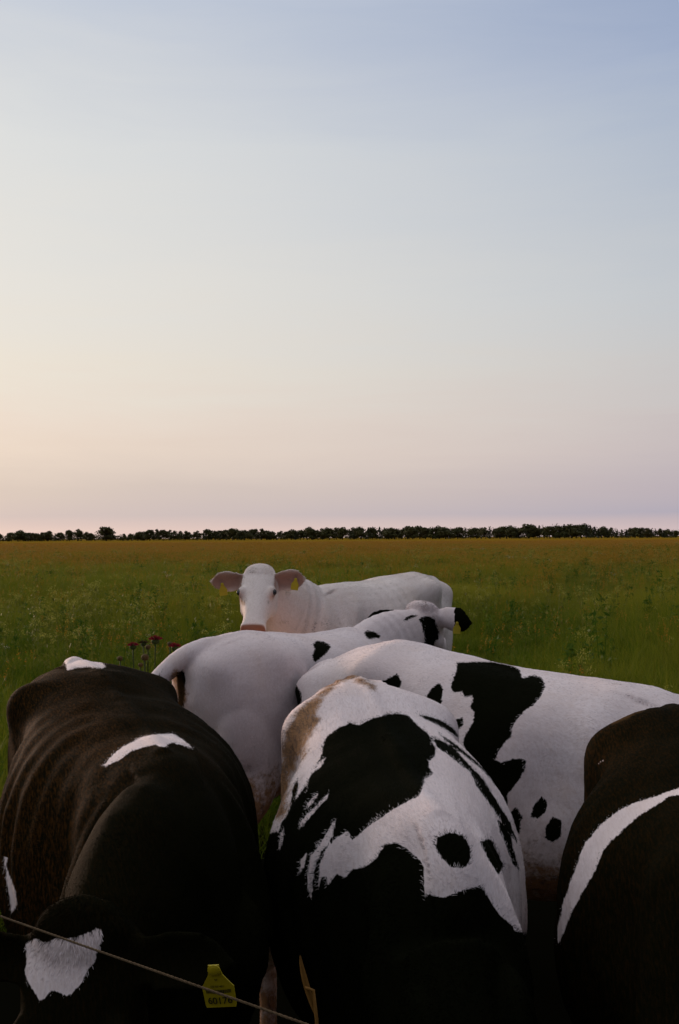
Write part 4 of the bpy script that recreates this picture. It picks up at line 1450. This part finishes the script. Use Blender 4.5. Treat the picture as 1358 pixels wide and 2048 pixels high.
# --- dark cow at the right edge
COWS.append(dict(
    label='black cow at the right edge with a white shoulder stripe and a muddy rump', seed=51,
    hip=(0.925, 2.70, 1.275), wither=(0.855, 1.95, 1.19), wide=1.04, wprof=(0.84, 0.91, 1.03, 0.96), eyelid=0.0, nose=0.0, ear_pink=0.0, voxel=0.009, smooth=8,
    poll=(0.80, 1.45, 0.62), muzzle=(0.79, 1.32, 0.18), mat=BRN, hair_cols=HC_B, rib=0.003, hook=0.6, rump_drop=0.08, base='black', fold=0.0,
    hairs=110000, hair_len=0.0085, hair_r=0.00045,
    dirt_shade=lambda u, V, q: 1.0 * pxy(u, V, q, [(1225, 1440), (1260, 1425), (1310, 1400)], 11),
    brown=lambda u, V: 0.30 * gauss((u[:, 2] - 1.28) ** 2, 0.12) * np.clip(0.6 - u[:, 0], 0, 1) + 0.25 * np.clip(-u[:, 1] * 3, 0, 1),
    patches=[(-1, R6_((1500, 870), (1358, 898), (1290, 920), (1230, 945), (1120, 975), (1010, 1030), (920, 1100), (860, 1170), (825, 1210), (800, 1270), (775, 1340), (735, 1450), (705, 1540), (680, 1650), (665, 1720), (668, 1800),
                      (690, 1750), (720, 1670), (760, 1580), (800, 1510), (870, 1390), (930, 1250), (980, 1190), (1110, 1070), (1190, 1015), (1260, 975), (1290, 945), (1358, 935), (1500, 915)), None),
             (-1, R6_((885, 768), (915, 745), (930, 740), (915, 755)), None)]))
# --- dark brown cow at the left with its head down at the wire
COWS.append(dict(
    label='dark brown cow at the left, white forehead star, yellow numbered ear tag', seed=61,
    hip=(-0.815, 3.32, 1.325), wither=(-0.39, 2.42, 1.235), wide=1.0, bend=-0.12, wprof=(1, 1, 0.99, 0.78), voxel=0.009, smooth=8,
    poll=(-0.47, 1.84, 1.03), muzzle=(-0.485, 1.66, 0.58), mat=BRN, hair_cols=HC_B, rib=0.0065, head_len=0.5, base='black', fold=0.0,
    hairs=150000, hair_len=0.0115, hair_r=0.00045, ear_pink=0.0, eyelid=0.0, nose=0.0,
    ears={1: dict(out=1.0, up=0.0, back=0.0, cup=(0, -1, 0.3), len=0.2, wid=0.11), -1: dict(out=1.0, up=0.0, back=0.0)},
    tags={1: dict(at=0.83, down=0.028, off=0.03, face=(-0.1, -1, -0.30), tilt=-0.1, size=0.94,
                  text=[('60176', 0.021, -0.0455, 0.92), ('DE 03 481', 0.0062, -0.013, 1.0), ('57', 0.0062, 0.002, 1.0)])},
    brown=lambda u, V: np.clip(1.1 * np.clip(-u[:, 1] * 4 + 0.15, 0, 1) * np.clip((u[:, 2] - 0.6) * 3, 0, 1) + 0.35 * gauss((u[:, 2] - 1.33) ** 2, 0.06), 0, 1) * np.clip((0.7 - u[:, 0]) * 3, 0.15, 1),  # dark brown coat, with sunlit sheen painted along one flank and the back
    patches=[(-1, R2_((270, 60), (300, 60), (345, 60), (420, 70), (480, 120), (460, 127), (400, 122), (340, 128), (305, 137), (298, 110)), None),
             (-1, R2_((462, 578), (500, 528), (560, 480), (640, 440), (700, 428), (780, 424), (830, 452), (878, 496), (820, 472), (780, 464), (740, 484), (700, 474), (640, 488), (590, 504), (540, 544)), None),
             (-1, R3_((110, 520), (150, 505), (190, 520), (250, 500), (310, 500), (345, 490), (390, 475), (415, 455), (435, 465), (430, 520), (410, 560), (400, 600), (370, 640), (350, 690), (320, 720),
                      (290, 750), (240, 725), (215, 725), (200, 750), (170, 770), (140, 720), (115, 680), (105, 640), (115, 590)), None),
             (-1, R3_((14, 0), (24, 0), (31, 20), (38, 100), (27, 200), (47, 250), (66, 300), (74, 360), (50, 395), (40, 330), (25, 230), (17, 160)), lambda u, hq, oh: u[:, 2] < 1.0)]))
for c_ in COWS:
    build_cow(c_)
# ------------------------------------------------------------------ thistles, wire, dry stalk
TH_GREEN = simple_mat('thistle_green', (0.045, 0.070, 0.018), 0.7, 0.15)
TH_RED = simple_mat('thistle_red', (0.26, 0.018, 0.035), 0.75, 0.1, 0.35, 200)
TH_PINK = simple_mat('thistle_faded', (0.085, 0.055, 0.022), 0.8, 0.1, 0.35, 200)
TH_DRY = simple_mat('dry_leaf', (0.20, 0.095, 0.020), 0.7, 0.15)


def thistle(x, y, z, size, kind, label, lean, seed):
    r = random.Random(seed)
    t = empty('thistle', (x - lean, y, 0))
    tag(t, label, 'thistle', 'thistles behind the dark brown cow')
    top = Vector((lean, 0, z))
    s = Shape(); s.tube([(0, 0, -.02), (lean * .25, 0.02, z * .5), (lean * .8, 0, z * .85), top - Vector((0, 0, size * .5))], [.006, .005, .004, .004], k=7)
    link('stem', s.mesh('stem'), TH_GREEN, t)
    for i in range(7):
        u = .25 + i * .09; a = i * 2.4 + seed
        c = Vector((lean * u * u, 0, z * u)); d = Vector((math.cos(a), math.sin(a), .35)); L = .16 * (1.15 - u)
        w = Vector((-math.sin(a), math.cos(a), 0))
        pts, n_ = [], 7
        for k in range(n_):
            q = k / (n_ - 1); hw = L * .20 * math.sin(math.pi * min(1, q * .9 + .1)) * (1.45 if k % 2 else .55)
            p = c + d * L * q - Vector((0, 0, L * .5 * q * q))
            pts += [p - w * hw, p + w * hw, p + Vector((0, 0, -.002))]
        F = []
        for k in range(n_ - 1):
            b = 3 * k
            F += [(b, b + 2, b + 5, b + 3), (b + 2, b + 1, b + 4, b + 5)]
        link('leaf', mesh_np('leaf', np.array([tuple(p) for p in pts]), F), TH_GREEN, t)
    # bract cup and florets
    b = Shape(); b.ellipsoid(top - Vector((0, 0, size * .16)), (size * .46, size * .46, size * .40), k=14, m=9)
    V = np.concatenate(b.v); F = list(b.f)
    for i in range(46):
        a = r.uniform(0, 6.28); zz = r.uniform(-.8, .5)
        d = np.array((math.cos(a) * math.sqrt(1 - zz * zz), math.sin(a) * math.sqrt(1 - zz * zz), zz))
        c = np.array(top) + np.array((0, 0, -size * .16)) + d * size * np.array((.45, .45, .39))
        w = nrm(np.cross(d, (0.1, 0.2, 1))) * size * .05
        n0 = len(V); V = np.vstack([V, c - w, c + w, c + d * size * .20 + np.array((0, 0, -.04 * size))]); F.append((n0, n0 + 1, n0 + 2))
    head = link('flower_head', mesh_np('flower_head', V, F), TH_GREEN if kind != 'bud' else TH_PINK, t)
    if kind != 'bud':
        fl, FF = [], []
        for i in range(210):
            a = r.uniform(0, 6.28); q = math.sqrt(r.random())
            d = np.array((math.cos(a) * q * 1.25, math.sin(a) * q * 1.25, 1.15 - 1.15 * q)); d /= np.linalg.norm(d)
            c = np.array(top) + np.array((math.cos(a) * q * size * .36, math.sin(a) * q * size * .36, size * .04))
            w = nrm(np.cross(d, r.choice([(1, 0, 0.1), (0, 1, .1)]))) * size * .035
            n0 = len(fl); L = size * r.uniform(.36, .52)
            fl += [c - w, c + w, c + d * L + w * .7, c + d * L - w * .7]; FF.append((n0, n0 + 1, n0 + 2, n0 + 3))
        link('florets', mesh_np('florets', np.array(fl), FF), TH_RED if kind == 'red' else TH_PINK, head, smooth=False)


def at(pxx, pyy, Y):
    """rough place in the field for a photo pixel at a distance Y"""
    d = np.array(CAM_M)[:3, :3] @ np.array(((pxx - 679) / PXF, (1024 - pyy) / PXF, -1.0))
    return np.array((0, 0, CAM_H)) + d * (Y / d[1])


for i, (a_, b_, Y_, sz, kd, lb, ln) in enumerate((
        (266, 1291, 5.7, .042, 'red', 'crimson thistle head furthest left of the open ones', -.03),
        (311, 1279, 5.6, .050, 'red', 'tallest thistle with the biggest crimson head', .02),
        (350, 1293, 5.6, .044, 'red', 'crimson thistle head beside the white cow tail', .06),
        (287, 1286, 5.9, .036, 'pink', 'small faded pink thistle head between the two crimson ones', -.04),
        (240, 1315, 5.5, .034, 'bud', 'closed brownish thistle bud standing apart at the far left', -.08),
        (281, 1328, 5.4, .030, 'bud', 'lowest small thistle bud under the crimson heads', .03),
        (296, 1292, 5.8, .034, 'green', 'dark green unopened thistle head right of the faded pink one', .0),
        (340, 1286, 5.9, .034, 'green', 'pale green thistle bud just left of the head by the tail', -.02),
        (290, 1312, 5.5, .046, 'green', 'broad dark thistle head seen below the tallest crimson one', -.01))):
    X_, Y__, Z_ = at(a_, b_, Y_)
    thistle(X_, Y__, Z_, sz, kd if kd != 'green' else 'bud', lb, ln, 300 + i)
    if kd == 'green':
        hd_o = [o for o in bpy.data.objects if o.name.startswith('flower_head')][-1]

# fence wire: a twisted cord across the lower left corner
ROPE = simple_mat('rope_twine', (0.085, 0.056, 0.030), 0.8, 0.1, 0.5, 90)
w0, w1 = np.array(at(0, 1830, 1.72)), np.array(at(612, 2046, 1.33))
wd = w1 - w0
sh = Shape()
ts = np.linspace(-1.6, 1.9, 130)
cen = [w0 + wd * t - np.array((0, 0, 0.002)) * (1 - ((t - .15) / 1.75) ** 2) for t in ts]
for ph in (0, 2.09, 4.19):
    pts = []
    for i, (t, c) in enumerate(zip(np.linspace(-1.6, 1.9, 521), np.array([np.array([np.interp(tt, ts, np.array(cen)[:, k]) for k in range(3)]) for tt in np.linspace(-1.6, 1.9, 521)]))):
        a = i * 1.05 + ph
        pts.append(c + np.array((0, 0, 1)) * .0010 * math.cos(a) + nrm(np.cross(wd, (0, 0, 1))) * .0010 * math.sin(a))
    sh.tube(pts, [.0010] * len(pts), k=6, sub=1)
wire = link('fence_wire', sh.mesh('fence_wire'), ROPE)
tag(wire, 'thin twisted fence cord running down across the lower left corner', 'fence wire')

# dry leaf stalk in front of the middle cow
X_, Y_, Z_ = at(600, 1912, 1.62)
st_ = empty('dry_stalk', (X_ + .02, Y_, 0))
tag(st_, 'dry orange leaf stalk standing up between the two front cows', 'plant')
s = Shape(); s.tube([(0, 0, -.02), (.012, 0, Z_ * .5), (.006, 0, Z_ - .10), (-.012, 0, Z_ - .05)], [.004, .0035, .003, .002], k=7)
link('stem', s.mesh('stem'), TH_DRY, st_)
lp, lf = [], []
for k in range(9):
    q = k / 8; hw = .0052 * math.sin(math.pi * (q * .92 + .05)) ** .8
    c = np.array((-.020 + .026 * (1 - q) ** 1.4, .003 * math.sin(q * 3), Z_ - .10 + .10 * q))
    lp += [c + (-hw, 0.004, 0), c + (0, -.002, 0), c + (hw, .004, 0)]
for k in range(8):
    b = 3 * k
    lf += [(b, b + 1, b + 4, b + 3), (b + 1, b + 2, b + 5, b + 4)]
link('leaf', mesh_np('leaf', np.array(lp), lf), TH_DRY, st_)
